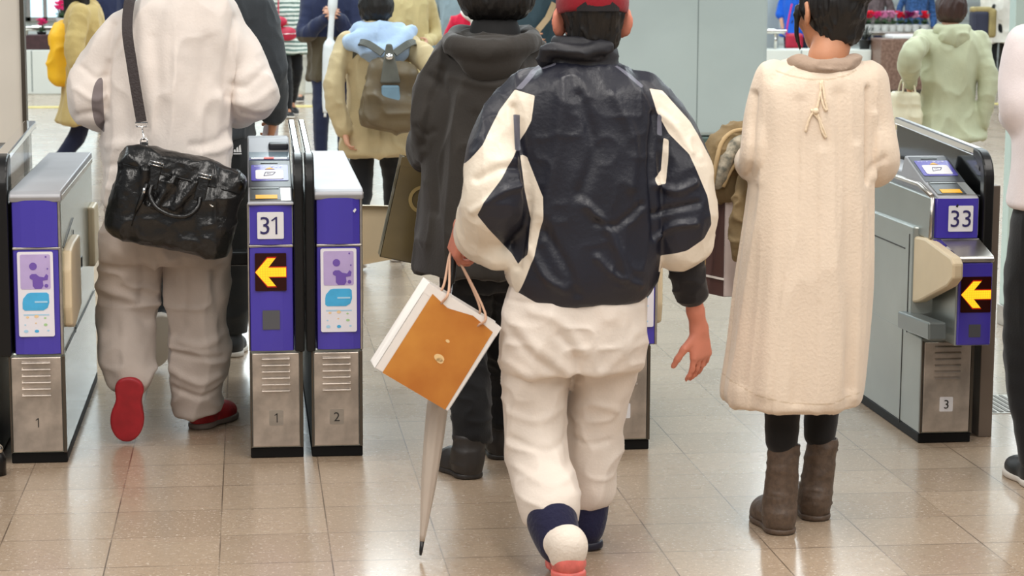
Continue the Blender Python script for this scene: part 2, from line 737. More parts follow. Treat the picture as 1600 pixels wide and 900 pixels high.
class SDFview:
    "collects a union over a small temporary list, then blends it in once"

    def __init__(s, S):
        s.S, s.c = S, []

    def cap(s, a, b, ra, rb):
        s.c.append((np.array(a), np.array(b), ra, rb))

    def commit(s, k):
        S = s.S
        lo = np.min([np.minimum(a, b) - max(ra, rb) for a, b, ra, rb in s.c], 0) - k - 3 * S.h
        hi = np.max([np.maximum(a, b) + max(ra, rb) for a, b, ra, rb in s.c], 0) + k + 3 * S.h
        wv = S.win(lo, hi)
        if wv is None:
            return
        sl, X, Y, Z = wv
        sub = SDF((0, 0, 0), (0, 0, 0), S.h)
        sub.o = np.array([X.ravel()[0], Y.ravel()[0], Z.ravel()[0]], float)
        sub.n = np.array([X.size, Y.size, Z.size])
        sub.F = np.full(tuple(sub.n), 1., np.float32)
        for a, b, ra, rb in s.c:
            sub.cap(a, b, ra, rb, 0.004 + k * .3)
        S.F[sl] = smin(S.F[sl], sub.F, k)


def normals(V, Q):
    n = np.cross(V[Q[:, 2]] - V[Q[:, 0]], V[Q[:, 3]] - V[Q[:, 1]])
    N = np.zeros_like(V)
    for i in range(4):
        np.add.at(N, Q[:, i], n)
    return N / (np.linalg.norm(N, axis=1)[:, None] + 1e-9)


def finish(S, name, m, parent=None, origin=None, wrinkle=(), masks=None, smooth=1, strokes=None):
    """wrinkle: list of (amp, (fx,fy,fz), ridged) displacements along the normal"""
    V, Q = S.mesh(smooth)
    if len(wrinkle):
        N = normals(V, Q)
        D = np.zeros(len(V))
        for amp, fr, ridged in wrinkle:
            n = vnoise(V * np.array(fr) + 7.3 * amp * 1e3)
            D += amp * ((2 * (1 - np.abs(2 * n - 1)) ** 3 - .5) if ridged else (2 * n - 1))
        if strokes:
            face = np.clip(.35 - N[:, 1] * 1.5, 0, 1)
            P = V[:, [0, 2]]
            for pts, wpx, amp in strokes[1]:
                q = np.array([A(x, y, strokes[0])[[0, 2]] for x, y in (spline(pts, 4) if len(pts) > 2 else pts)])
                wm = wpx * strokes[0] / F
                d = np.full(len(V), 9.)
                for a, b in zip(q, q[1:]):
                    ba = b - a
                    t = np.clip(((P - a) @ ba) / (ba @ ba + 1e-12), 0, 1)
                    d = np.minimum(d, np.linalg.norm(P - a - t[:, None] * ba, axis=1))
                D += amp * np.exp(-(d / wm) ** 2) * face
        V = V + N * D[:, None]
    org = np.array(origin if origin is not None else (parent.location if parent else (0, 0, 0)), float)
    if parent and parent.parent:
        org = np.array(parent.location, float) + np.array(parent.parent.location, float)
    me = bpy.data.meshes.new(name)
    me.from_pydata((V - org).tolist(), [], Q.tolist())
    me.polygons.foreach_set('use_smooth', [True] * len(me.polygons))
    for at, fn in (masks or {}).items():
        a = me.attributes.new(at, 'FLOAT', 'POINT')
        a.data.foreach_set('value', np.asarray(fn(V), np.float32))
    me.materials.append(m)
    me.update()
    return link(name, me, parent, (0, 0, 0) if parent else tuple(org))


def poly_mask(polys, Y):
    "signed distance (inside positive) to pattern outlines lying on the cloth, seen in the X,Z plane"
    PP = [np.array([A(x, y, Y)[[0, 2]] for x, y in p]) for p in polys]

    def fn(V):
        best = np.full(len(V), -9.)
        P = V[:, [0, 2]]
        for p in PP:
            d = np.full(len(V), 9.)
            ins = np.zeros(len(V), bool)
            n = len(p)
            for i in range(n):
                a, b = p[i], p[(i + 1) % n]
                ba = b - a
                t = np.clip(((P - a) @ ba) / (ba @ ba), 0, 1)
                d = np.minimum(d, np.linalg.norm(P - a - t[:, None] * ba, axis=1))
                c = ((a[1] > P[:, 1]) != (b[1] > P[:, 1])) & (P[:, 0] < (b[0] - a[0]) * (P[:, 1] - a[1]) / (b[1] - a[1] + 1e-12) + a[0])
                ins ^= c
            best = np.maximum(best, np.where(ins, d, -d))
        return best
    return fn


from mathutils.bvhtree import BVHTree
_bvh = {}


def snap(o, px, py, off=.003):
    "the point of o's surface met by the line of sight through px,py, raised by off"
    if o.name not in _bvh:
        w_ = np.zeros(3)
        q = o
        while q:
            w_ = w_ + np.array(q.location)
            q = q.parent
        _bvh[o.name] = (BVHTree.FromPolygons([tuple(v.co) for v in o.data.vertices], [tuple(f.vertices) for f in o.data.polygons]), w_)
    t, w_ = _bvh[o.name]
    d = _f + _r * (px - 800) / F - _u * (py - 450) / F
    hit = t.ray_cast(Vector(np.array([0, 0, HC]) - w_), Vector(unit_(d)))
    if hit[0] is None:
        return None
    return np.array(hit[0]) + w_ + np.array(hit[1]) * off


def unit_(v):
    return np.array(v, float) / np.linalg.norm(v)


def rotz(a):
    c, s_ = math.cos(a), math.sin(a)
    return np.array([[c, -s_, 0], [s_, c, 0], [0, 0, 1.]])


def rowsY(Y, data):
    "silhouette rows (py, pxL, pxR, half depth[, dY]) measured at depth Y -> loft sections"
    out = []
    for d in data:
        py, l, r, b = d[:4]
        y = Y + (d[4] if len(d) > 4 else 0)
        p, q = A(l, py, y), A(r, py, y)
        out.append(((p[2] + q[2]) / 2, (p[0] + q[0]) / 2, y, (q[0] - p[0]) / 2, b))
    return out


# ------------------------------------------------------------------ the setting
FLOOR = floor_mat()
mb = MB()
mb.box((-9, 1.2, -.12), (16, 38, 0), FLOOR)
struct(mb.build('floor'))
TACT = mat('yellow_tactile_strip', (214, 196, 120), .6, 0, (12, .15))
mb = MB()
mb.box((-9, 25.2, 0.0), (16, 25.5, .006), TACT)
struct(mb.build('trim_1'))

CREAM_W = mat('cream_wall_panel', (246, 238, 224), .5, 0, (3, .05))
EDGE = mat('dark_metal_edge', (92, 84, 74), .35, .7)
mb = MB()
xr = A(34, 120, 9.0)[0]
mb.box((xr - 1.6, 9.0, 0), (xr, 9.05, 3.4), CREAM_W)
struct(mb.build('wall_left'))
mb = MB()
mb.box((xr, 8.985, 0), (xr + .016, 9.055, 3.4), EDGE)
struct(mb.build('trim_2'))

# broad panelled pillar in the concourse
PILL = mat('grey_green_pillar_panel', (178, 187, 184), .32, .15, (1.1, .12), (2, .03), coat=.3)
PILLD = mat('dark_green_pillar_base', (78, 92, 84), .35, 0, (5, .12))
SEAM = mat('dark_seam', (112, 120, 118), .5)
px0, px1, pz = A(930, 200, 15.75)[0], A(1199, 100, 15.75)[0], A(1110, 213, 15.75)[2]
mb = MB()
mb.box((px0, 15.75, pz), (px1, 17.0, 3.6), PILL, .03)
xs = A(1090, 100, 15.75)[0]
mb.box((xs - .003, 15.748, pz), (xs + .003, 15.752, 3.6), SEAM)
struct(mb.build('pillar'))
mb = MB()
mb.box((px0 - .0, 15.74, 0), (px1 + .0, 17.0, pz - .004), PILLD, .01)
struct(mb.build('baseboard_pillar'))

# far low wall with rail, granite block, shop front behind
LOWW = mat('pale_low_wall', (224, 226, 218), .45, 0, (2, .05))
SHOP = mat('shop_front', (206, 214, 212), .4, 0, (2, .06))
SHUT = mat('ribbed_shutter', (196, 204, 204), .4, .2)
YW = 28.0
zt = A(60, 78, YW)[2]
mb = MB()
mb.box((-9, YW, 0), (A(1376, 100, 27.6)[0] - .01, YW + .5, zt), LOWW, .01)
for k in range(14):
    x = -6 + k * 1.1
    mb.box((x - .006, YW - .003, 0.03), (x + .006, YW, zt - .01), SEAM)
struct(mb.build('wall_low'))
mb = MB()
mb.box((-9, YW + 5, 0), (16, YW + 5.2, 4), SHOP)
for k in range(26):
    z = .1 + k * .12
    mb.box((5.2, YW + 4.985, z), (16, YW + 5.0, z + .055), SHUT)
struct(mb.build('wall_back'))
WINB = mat('bright_shop_window', (206, 236, 248), .1, 0, emit=.9)
for i, (a, b) in enumerate(((44, 96), (100, 190), (-60, 36), (300, 420), (430, 560), (580, 700))):
    xa, xb = A(a, 0, YW + 4.9)[0], A(b, 0, YW + 4.9)[0]
    mb = MB()
    mb.box((xa, YW + 4.92, .85), (xb, YW + 4.97, 2.9), WINB)
    for x in (xa, xb, (xa + xb) / 2):
        mb.box((x - .03, YW + 4.9, .8), (x + .03, YW + 4.99, 2.95), SHINE)
    for z in (.8, 2.9):
        mb.box((xa - .03, YW + 4.9, z), (xb + .03, YW + 4.99, z + .06), SHINE)
    struct(mb.build('window_%d' % (i + 1)))
# grey uprights between the shop fronts
GREYC = mat('grey_upright', (176, 186, 188), .4)
for i, (a, b) in enumerate(((1196, 1218),)):
    xa, xb = A(a, 0, YW + 2)[0], A(b, 0, YW + 2)[0]
    mb = MB()
    mb.box((xa, YW + 2, 0), (xb, YW + 2.5, 3.6), GREYC)
    struct(mb.build('trim_%d' % (3 + i)))

# pale upright of the glass partition at the right, with grey foot
MINT = mat('pale_mint_frame', (206, 226, 218), .3, .1)
mb = MB()
xa, xb = A(1573, 400, 9.3)[0], A(1589, 400, 9.3)[0]
zf = A(1580, 478, 9.3)[2]
mb.box((xa, 9.3, zf), (xb, 9.38, 3.4), MINT, .004)
struct(mb.build('trim_4'))
mb = MB()
mb.box((xa - .006, 9.294, 0), (xb + .006, 9.386, zf), STEEL, .004)
struct(mb.build('trim_5'))
# drain grate
mb = MB()
g0 = G(1545, 632)
for k in range(9):
    mb.box((g0[0] - .11 + k * .025, g0[1] - .15, 0), (g0[0] - .097 + k * .025, g0[1] + .15, .004), EDGE)
mb.box((g0[0] - .13, g0[1] - .17, 0), (g0[0] + .13, g0[1] + .17, .002), STEEL)
struct(mb.build('trim_6'))

# ------------------------------------------------------------------ ticket gates
YF, YB = 6.945, 8.38
LILAC = mat('lilac_print', (188, 168, 214), .5, 0, (20, .08))
PURP = mat('purple_print', (112, 82, 170), .5)
SKY = mat('sky_blue_print', (72, 176, 226), .5, 0, (25, .12))
PALEB = mat('pale_blue_print', (170, 212, 236), .5)
ORNG = mat('pale_orange_print', (240, 206, 160), .5)
GRN = mat('pale_green_print', (170, 206, 150), .5)
PAPER = mat('poster_paper', (232, 228, 234), .45)
RED = mat('red_print', (222, 92, 78), .5)
LEDBG = mat('dark_led_panel', (44, 6, 4), .3, 0, spec=.3)
SCREEN = mat('grey_blue_screen', (128, 146, 158), .12, 0, coat=.3)
DARKG = mat('dark_reader_frame', (44, 44, 50), .3, 0)
GREYM = mat('mid_grey_arm', (120, 126, 124), .3, .4)
BROWN_ST = mat('brown_grey_steel_plate', (124, 110, 98), .4, .35, (4, .12))


def led_mat():
    m = bpy.data.materials.new('amber_led_dots')
    m.use_nodes = True
    N, L = m.node_tree.nodes, m.node_tree.links
    b = N['Principled BSDF']
    tc = N.new('ShaderNodeTexCoord')
    sp = N.new('ShaderNodeSeparateXYZ')
    L.new(tc.outputs['Object'], sp.inputs[0])
    fr = []
    for i in (0, 2):
        mu = N.new('ShaderNodeMath')
        mu.operation = 'MULTIPLY'
        mu.inputs[1].default_value = 300
        L.new(sp.outputs[i], mu.inputs[0])
        f1 = N.new('ShaderNodeMath')
        f1.operation = 'FRACT'
        L.new(mu.outputs[0], f1.inputs[0])
        s1 = N.new('ShaderNodeMath')
        s1.operation = 'SUBTRACT'
        s1.inputs[1].default_value = .5
        L.new(f1.outputs[0], s1.inputs[0])
        p = N.new('ShaderNodeMath')
        p.operation = 'POWER'
        p.inputs[1].default_value = 2
        L.new(s1.outputs[0], p.inputs[0])
        fr.append(p.outputs[0])
    ad = N.new('ShaderNodeMath')
    L.new(fr[0], ad.inputs[0])
    L.new(fr[1], ad.inputs[1])
    mr = N.new('ShaderNodeMapRange')
    mr.inputs[1].default_value, mr.inputs[2].default_value = .1, .3
    mr.inputs[3].default_value, mr.inputs[4].default_value = 1, 0
    L.new(ad.outputs[0], mr.inputs[0])
    mx = N.new('ShaderNodeMix')
    mx.data_type = 'RGBA'
    mx.inputs['A'].default_value = lin((255, 92, 10)) + (1,)
    mx.inputs['B'].default_value = lin((255, 232, 40)) + (1,)
    L.new(mr.outputs[0], mx.inputs['Factor'])
    L.new(mx.outputs['Result'], b.inputs['Emission Color'])
    b.inputs['Emission Strength'].default_value = 1.25
    b.inputs['Base Color'].default_value = (.1, .02, 0, 1)
    return m


LED = led_mat()
LEDH = mat('red_led_glow_dots', (150, 22, 6), .3, emit=.8)


def rrect(cx, cz, w, h, r, n=4):
    pts = []
    for sx, sz, a0 in ((1, 1, 0), (-1, 1, 90), (-1, -1, 180), (1, -1, 270)):
        for k in range(n + 1):
            a = math.radians(a0 + 90 * k / n)
            pts.append((cx + sx * (w / 2 - r) + r * math.cos(a), cz + sz * (h / 2 - r) + r * math.sin(a)))
    return pts


def disc(cx, cz, r, n=20, sq=1):
    return [(cx + r * math.cos(2 * math.pi * k / n), cz + sq * r * math.sin(2 * math.pi * k / n)) for k in range(n)]


def plate(mb, pts2, y, d, m):
    mb.flat([(x, y, z) for x, z in pts2], (0, -1, 0), d, m)


def poster(root, x0, x1, z0, z1, y):
    w, h = x1 - x0, z1 - z0
    mb = MB()
    cx = (x0 + x1) / 2
    plate(mb, rrect(cx, (z0 + z1) / 2, w, h, .006), y, .0015, PAPER)
    U = lambda u, v: (x0 + u * w, z1 - v * h)
    R = lambda u0, v0, u1, v1, r: rrect(x0 + (u0 + u1) / 2 * w, z1 - (v0 + v1) / 2 * h, (u1 - u0) * w, (v1 - v0) * h, r)
    plate(mb, R(.08, .03, .92, .44, .006), y - .0016, .0008, LILAC)
    c = U(.44, .17)
    plate(mb, disc(c[0], c[1], .012), y - .0026, .0006, PURP)
    body = [(.34, .28), (.40, .26), (.52, .26), (.60, .29), (.74, .30), (.80, .26), (.86, .28), (.84, .33), (.70, .34), (.72, .40), (.66, .435), (.48, .435), (.42, .40), (.42, .33), (.34, .31)]
    plate(mb, [U(*q) for q in body], y - .0026, .0006, PURP)
    for q in ((.80, .40, .006), (.80, .06, .003), (.84, .20, .0025)):
        c = U(q[0], q[1])
        plate(mb, disc(c[0], c[1], q[2]), y - .0026, .0006, PURP)
    blob = [(.12, .60), (.14, .55), (.26, .49), (.36, .48), (.80, .48), (.86, .50), (.87, .60), (.82, .66), (.70, .69), (.18, .69), (.12, .67)]
    plate(mb, [U(*q) for q in blob], y - .0016, .0008, SKY)
    plate(mb, R(.46, .58, .82, .60, .001), y - .0026, .0005, PALEB)
    for (u, v, r, mm) in ((.25, .77, .005, ORNG), (.5, .76, .007, ORNG), (.74, .78, .004, GRN), (.18, .86, .003, PALEB), (.48, .84, .003, ORNG), (.75, .86, .006, GRN), (.2, .935, .007, PALEB), (.5, .935, .007, SKY), (.82, .93, .004, PALEB)):
        c = U(u, v)
        plate(mb, disc(c[0], c[1], r, 12, .7), y - .0016, .0006, mm)
    for v in (.735, .745):
        plate(mb, R(.14, v, .86, v + .006, .0005), y - .0016, .0004, PALEB)
    return mb.build('poster', root)


GLASS_REFL = mat('glass_dark_reflection', (8, 9, 10), .14, 0, alpha=.94, spec=.35)  # same glass as the other guards, with a dark reflection put into its colour
MIRROR = mat('mirror_steel_side', (150, 158, 152), .22, .5, (2, .10), spec=.3)


def guard(root, x0, x1, yf=6.93, zb=.352, ztop=.985, pane=GLASSD):
    "rubber nosed side screen with a glass pane and a polished top rail"
    mb = MB()
    R = .10
    pr = [(yf, zb), (yf, ztop - R)]
    for k in range(1, 9):
        a = math.radians(180 - 90 * k / 8)
        pr.append((yf + R + R * math.cos(a), ztop - R + R * math.sin(a)))
    inner = [(p[0] + .045, p[1] - (.03 if p[1] > ztop - .05 else 0)) for p in pr]
    prof = pr + [(yf + R + .03, ztop + .002), (yf + R + .03, ztop - .03)] + inner[::-1][1:]
    mb.prism(prof, x0, x1, RUBBER, 'x', .006)
    g = mb.build('guard', root)
    xc = (x0 + x1) / 2
    yb = 7.97
    mb = MB()
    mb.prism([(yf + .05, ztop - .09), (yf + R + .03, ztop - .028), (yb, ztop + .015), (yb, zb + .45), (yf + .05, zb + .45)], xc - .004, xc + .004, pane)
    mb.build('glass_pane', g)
    mb = MB()
    mb.prism([(yf + R + .02, ztop - .022), (yf + R + .02, ztop + .002), (yb, ztop + .044), (yb + .012, ztop + .03), (yb + .012, ztop + .012), (yb, ztop + .018)], x0 + .004, x1 - .004, CHROME, 'x', .004)
    mb.build('top_rail', g)
    mb = MB()
    mb.box((x0 + .004, yf + .046, zb), (x1 - .004, yb, zb + .48), RUBBER, .004)
    mb.build('lower_screen', g)
    return g


def lower_part(root, x0, x1, num, plaque, yf=YF, sq=True, side=STEEL_SIDE):
    mb = MB()
    mb.box((x0, yf + .012, .0), (x1, YB, .034), KICK, .004)
    mb.build('kick_plate', root)
    mb = MB()
    mb.box((x0, yf + .008, .034), (x1, YB - .01, .36), side, .006)
    mb.build('lower_cabinet', root)
    mb = MB()
    mb.box((x0 + .008, yf - .002, .04), (x1 - .012, yf + .01, .347), STEEL_LOW, .003)
    mb.box((x1 - .010, yf + .0, .036), (x1, yf + .012, .35), EDGE, .001)
    mb.box((x0, yf + .0, .036), (x0 + .006, yf + .012, .35), EDGE, .001)
    cx = (x0 + x1) / 2 - .002
    for k in range(6):
        z = .335 - k * .021
        mb.box((cx - .044, yf - .0035, z - .006), (cx + .044, yf - .0015, z - .0015), INKK, .0005)
        mb.prism([(yf - .002, z), (yf - .009, z - .004), (yf - .010, z - .007), (yf - .002, z - .006)], cx - .045, cx + .045, STEEL_LOW)
    lp = mb.build('louvred_panel', root)
    cx += plaque
    mb = MB()
    if sq:
        plate(mb, rrect(cx, .135, .046, .05, .004), yf - .002, .001, PLATE_W if sq == 2 else STEEL)
    text_mesh(mb, num, (cx, yf - .0032, .135), .03, (1, 0, 0), (0, 0, 1), INKK)
    mb.build('number_plate', lp)


def arrow(root, cx, cz, w, h, y):
    mb = MB()
    plate(mb, rrect(cx, cz, w, h, .003), y, .002, LEDBG)
    led = mb.build('led_display', root)
    mb = MB()
    W = w * .5

    def ar(g):
        a, b, c = .98 + g * .4, .74 + g, .24 + g * .8
        pts = [(-a, 0), (-.2 - g * .3, b), (.32 + g, b), (-.16 + g * .2, c), (a, c), (a, -c), (-.16 + g * .2, -c), (.32 + g, -b), (-.2 - g * .3, -b)]
        return [(cx + u * W, cz + v * h * .5) for u, v in pts]
    plate(mb, ar(.07), y - .0022, .0004, LEDH)
    plate(mb, ar(0), y - .0028, .0006, LED)
    mb.build('arrow', led)


def flap(root, prof, x0, x1, name='flap'):
    mb = MB()
    mb.prism(prof, x0, x1, BEIGE, 'x', .008)
    return mb.build(name, root)


def seams(root, x, items, nm='side_seam'):
    mb = MB()
    for (ya, za, yb, zb) in items:
        d = np.array([yb - ya, zb - za])
        n = np.array([-d[1], d[0]]) / np.linalg.norm(d) * .0022
        mb.prism([(ya + n[0], za + n[1]), (yb + n[0], zb + n[1]), (yb - n[0], zb - n[1]), (ya - n[0], za - n[1])], x - .0012, x + .0012, INKK)
    mb.build(nm, root)


def exit_gate(label, x0, x1, ux0, ux1, gx, num, flap_side, poster_x, spot=False, sq=True, side=STEEL_SIDE):
    root = empty('ticket_gate', ((x0 + x1) / 2, YF, 0), label, 'ticket gate', 'ticket gates')
    lower_part(root, x0, x1, num, .0, sq=sq, side=side)
    mb = MB()
    mb.box((ux0 + .002, YF + .01, .352), (ux1 + .002, YB - .03, .845), side, .006)
    mb.build('upper_cabinet', root)
    for nm, za, zb in (('blue_panel', .700, .848), ('blue_panel', .358, .690)):
        mb = MB()
        bulge = [(ux0, YF + .012), (ux0 + .004, YF + .0), (ux0 + .03, YF - .006), ((ux0 + ux1) / 2, YF - .009), (ux1 - .03, YF - .006), (ux1 - .008, YF + .0), (ux1 - .006, YF + .012)]
        mb.prism(bulge, za, zb, BLUE, 'z')
        mb.build(nm, root)
    mb = MB()
    mb.box((ux0 + .001, YF - .004, .691), (ux1 - .001, YF + .011, .699), STEEL, .002)
    mb.box((ux1 - .007, YF - .002, .355), (ux1 + .001, YF + .012, .85), STEEL, .002)
    mb.build('steel_trim', root)
    mb = MB()
    tx1 = ux1 + .004
    mb.prism([(YF - .008, .850), (YF - .012, .858), (YF - .008, .868), (YF + .012, .876), (YB - .04, .884), (YB - .02, .876), (YB - .02, .842), (YF - .004, .842)], ux0 - .004, tx1, STEEL_TOP, 'x', .004)
    mb.build('top_cover', root)
    mb = MB()
    mb.box((tx1 - .002, YF + .02, .845), (tx1 + .003, YB - .04, .862), STEEL, .001)
    mb.build('edge_trim', root)
    poster(root, poster_x[0], poster_x[1], .415, .686, YF - .0095)
    if spot:
        mb = MB()
        plate(mb, [(ux1 - .03, .806), (ux1 - .022, .815), (ux1 - .018, .81), (ux1 - .024, .80)], YF - .008, .0012, PLATE_W)
        mb.build('paint_chip', root)
    guard(root, *gx)
    return root


def entry_head(root, ux0, ux1, hood=True):
    "card reader head stepping up the top of the entry side"
    mb = MB()
    prof = [(YF, .70), (YF, .826), (YF + .01, .834), (7.09, .868), (7.30, .936), (7.42, .955), (7.52, .996), (7.72, .99), (7.80, .90), (YB - .03, .882), (YB - .03, .70)]
    if not hood:
        prof = prof[:5] + [(7.33, .938), (7.36, .885), (YB - .03, .882), (YB - .03, .70)]
    mb.prism(prof, ux0, ux1, STEEL_TOP, 'x', .005)
    hd = mb.build('reader_housing', root)
    w = ux1 - ux0

    def on(seg, u, v, off=0):
        (ya, za), (yb, zb) = seg
        d = np.array([yb - ya, zb - za])
        n = np.array([-d[1], d[0]]) / np.linalg.norm(d)
        if n[0] > 0 and n[1] < 0:
            n = -n
        y, z = ya + d[0] * v + n[0] * off, za + d[1] * v + n[1] * off
        return (ux0 + u * w, y, z)

    def pl(mb, seg, u0, v0, u1, v1, off, m, r=0.0):
        (ya, za), (yb, zb) = seg
        L = math.hypot(yb - ya, zb - za)
        if r:
            pts = [(a / w, b / L) for a, b in rrect((u0 + u1) / 2 * w, (v0 + v1) / 2 * L, (u1 - u0) * w, (v1 - v0) * L, r)]
        else:
            pts = [(u0, v0), (u1, v0), (u1, v1), (u0, v1)]
        lo = [np.array(on(seg, u, v, off)) for u, v in pts]
        n = np.array(on(seg, 0, 0, 1)) - np.array(on(seg, 0, 0, 0))
        mb.flat(lo, n, .0012, m)
    s1, s2, s3 = ((YF + .012, .8345), (7.085, .8675)), ((7.092, .8685), (7.298, .9355)), ((7.302, .9365), (7.42, .955))
    mb = MB()
    pl(mb, s1, .04, .06, .96, .96, .001, STEEL)
    pl(mb, s1, .05, .10, .74, .95, .0024, BLACK)
    pl(mb, s1, .08, .86, .70, .92, .004, GREYM)
    pl(mb, s1, .17, .16, .66, .42, .0038, YELLOWP)
    mb.build('ticket_slot', hd)
    mb = MB()
    pl(mb, s2, .02, .0, .98, 1, .001, DARKG)
    pl(mb, s2, .08, .22, .93, .82, .0024, BLUE, .006)
    pl(mb, s2, .18, .27, .82, .62, .0038, PLATE_W, .008)
    pl(mb, s2, .3, .9, .7, .925, .003, GREYM)
    n = np.array(on(s2, 0, 0, 1)) - np.array(on(s2, 0, 0, 0))
    up = np.array(on(s2, 0, 1)) - np.array(on(s2, 0, 0))
    up /= np.linalg.norm(up)
    lo = [np.array(on(s2, u, v, .0038)) for u, v in ((.40, .65), (.62, .65), (.51, .72))]
    mb.flat(lo, n, .001, YELLOWP)
    text_mesh(mb, 'タッチ', np.array(on(s2, .66, .755, .004)), .013, (1, 0, 0), up, PLATE_W)
    text_mesh(mb, 'ICカード', np.array(on(s2, .28, .76, .004)), .008, (1, 0, 0), up, PLATE_W)
    # IC mark: leaning outline
    for a, b in (((.37, .38), (.41, .52)), ((.41, .52), (.64, .52)), ((.64, .52), (.57, .42)), ((.57, .42), (.37, .38))):
        p, q = np.array(on(s2, *a, .0052)), np.array(on(s2, *b, .0052))
        d = (q - p) / np.linalg.norm(q - p)
        t = np.cross(n, d) * .0011
        mb.flat([p - t, q - t, q + t, p + t], n, .0008, INK)
    text_mesh(mb, 'IC', np.array(on(s2, .49, .462, .0052)), .011, (1, 0, 0), up, INK)
    mb.build('card_reader', hd)
    if not hood:
        return hd
    mb = MB()
    pl(mb, s3, .03, .0, .97, .98, .001, SCREEN)
    pl(mb, s3, .03, .0, .97, .30, .0024, INK)
    pl(mb, s3, .08, .10, .92, .22, .0038, SHINE, .002)
    pl(mb, s3, .38, .06, .62, .26, .0052, RED, .003)
    mb.build('status_screen', hd)
    mb = MB()
    mb.box((ux0 + .5 * w, 7.43, .962), (ux1 - .004, 7.70, .985), DARKG, .006)
    mb.build('hood', hd)
    return hd


exit_gate('leftmost ticket gate with lilac poster, beside the cream wall and lane of the white-jacketed man', -.768, -.592, -.747, -.596, (-.805, -.756), '1', 1, (-.731, -.620), sq=False, side=MIRROR)
exit_gate('ticket gate marked 2 with lilac poster, touching the gate numbered 31', .190, .355, .208, .356, (.1745, .2045), '2', 1, (.222, .337), True, sq=1)
exit_gate('ticket gate with lilac poster and white 3, mostly hidden behind the baseball-jacketed boy', 1.128, 1.302, 1.17, 1.321, (1.125, 1.158), '3', 1, (1.185, 1.308), sq=2)

# entry gate 31
rB = empty('ticket_gate', (.075, YF, 0), 'ticket gate numbered 31 with lit amber arrow, beside the black leather bag', 'ticket gate', 'ticket gates')
lower_part(rB, -.008, .163, '1', .0, sq=1)
mb = MB()
mb.box((-.004, YF + .01, .352), (.134, YB - .03, .72), STEEL_SIDE, .006)
mb.build('upper_cabinet', rB)
for za, zb in ((.700, .826), (.356, .690)):
    mb = MB()
    mb.prism([(-.006, YF + .012), (-.002, YF), (.03, YF - .006), (.065, YF - .009), (.1, YF - .006), (.132, YF), (.136, YF + .012)], za, zb, BLUE, 'z')
    mb.build('blue_panel', rB)
mb = MB()
mb.box((-.006, YF - .004, .691), (.136, YF + .011, .699), STEEL, .002)
mb.box((-.008, YF - .012, .827), (.138, YF + .014, .836), STEEL_TOP, .003)
mb.box((-.010, YF + .0, .355), (-.005, YF + .014, .83), STEEL, .002)
mb.build('steel_trim', rB)
mb = MB()
plate(mb, rrect(.064, .762, .084, .086, .004), YF - .009, .0015, PLATE_W)
text_mesh(mb, '31', (.064, YF - .0108, .762), .056, (1, 0, 0), (0, 0, 1), INK)
mb.build('number_sign', rB)
arrow(rB, .063, .612, .100, .122, YF - .0085)
mb = MB()
plate(mb, rrect(.063, .457, .055, .062, .002), YF - .009, .0012, GREYSQ)
mb.build('sensor_window', rB)
entry_head(rB, -.006, .136)
guard(rB, .138, .169)


# entry gate 33
def PX(px, py, x):
    d = _f + _r * (px - 800) / F - _u * (py - 450) / F
    p = np.array([0, 0, HC]) + d * x / d[0]
    return (p[1], p[2])


rE = empty('ticket_gate', (2.31, YF, 0), 'ticket gate numbered 33 with lit amber arrow, right of the woman in the cream dress', 'ticket gate', 'ticket gates')
lower_part(rE, 2.222, 2.403, '3', .0, sq=2)
ux0, ux1 = 2.255, 2.404
mb = MB()
mb.hexa([(2.222, 7.08, .352), (2.400, 7.0, .352), (2.400, YB - .02, .352), (2.222, YB - .02, .352), (2.222, 7.08, .72), (2.40, 7.0, .72), (2.4, YB - .02, .72), (2.222, YB - .02, .72)], STEEL_SIDE, .006)
mb.hexa([(2.238, YF + .01, .69), (2.402, YF + .008, .69), (2.40, YB - .03, .70), (2.222, YB - .03, .70), (2.244, YF + .01, .83), (2.402, YF + .008, .83), (2.40, YB - .03, .862), (2.226, YB - .03, .862)], STEEL_SIDE, .006)
mb.build('upper_cabinet', rE)
mb = MB()
mb.tube([(2.243, YF + .01, .835), (2.238, 7.08, .862), (2.228, YB - .03, .874)], .008, STEEL, 8)
mb.tube([(2.24, YF + .006, .695), (2.244, YF + .006, .832)], .007, STEEL, 8)
mb.build('edge_trim', rE)
mb = MB()
mb.prism([(2.252, YF + .012), (2.258, YF - .002), (2.33, YF - .008), (2.398, YF - .002), (2.404, YF + .012)], .697, .828, BLUE, 'z')
mb.build('blue_panel', rE)
mb = MB()
plate(mb, rrect(2.337, .762, .084, .086, .004), YF - .008, .0015, PLATE_W)
text_mesh(mb, '33', (2.337, YF - .0098, .762), .056, (1, 0, 0), (0, 0, 1), INK)
plate(mb, [(2.318, .802), (2.324, .811), (2.328, .806), (2.324, .799)], YF - .0098, .001, INKK)
mb.build('number_sign', rE)
YS = 6.80
mb = MB()
mb.hexa([(2.245, YF, .672), (2.405, YF, .672), (2.405, YF + .05, .672), (2.245, YF + .05, .672), (2.245, YF, .694), (2.405, YF, .694), (2.405, YF + .05, .694), (2.245, YF + .05, .694)], STEEL_TOP)
mb.prism([(YF + .01, .694), (YS, .654), (YS - .008, .645), (YS - .004, .634), (YF + .01, .66)], 2.278, 2.408, STEEL, 'x', .003)
mb.hexa([(2.268, YS, .634), (2.29, YS, .634), (2.275, YF, .66), (2.243, YF, .66), (2.268, YS, .654), (2.29, YS, .654), (2.275, YF, .694), (2.243, YF, .694)], CHROME, .003)
mb.build('sloped_shelf', rE)
mb = MB()
mb.box((2.285, YS + .006, .357), (2.405, 7.05, .64), STEEL_SIDE, .004)
mb.build('display_housing', rE)
mb = MB()
mb.box((2.291, YS - .002, .36), (2.405, YS + .01, .632), BLUE, .004)
bp = mb.build('blue_panel', rE)
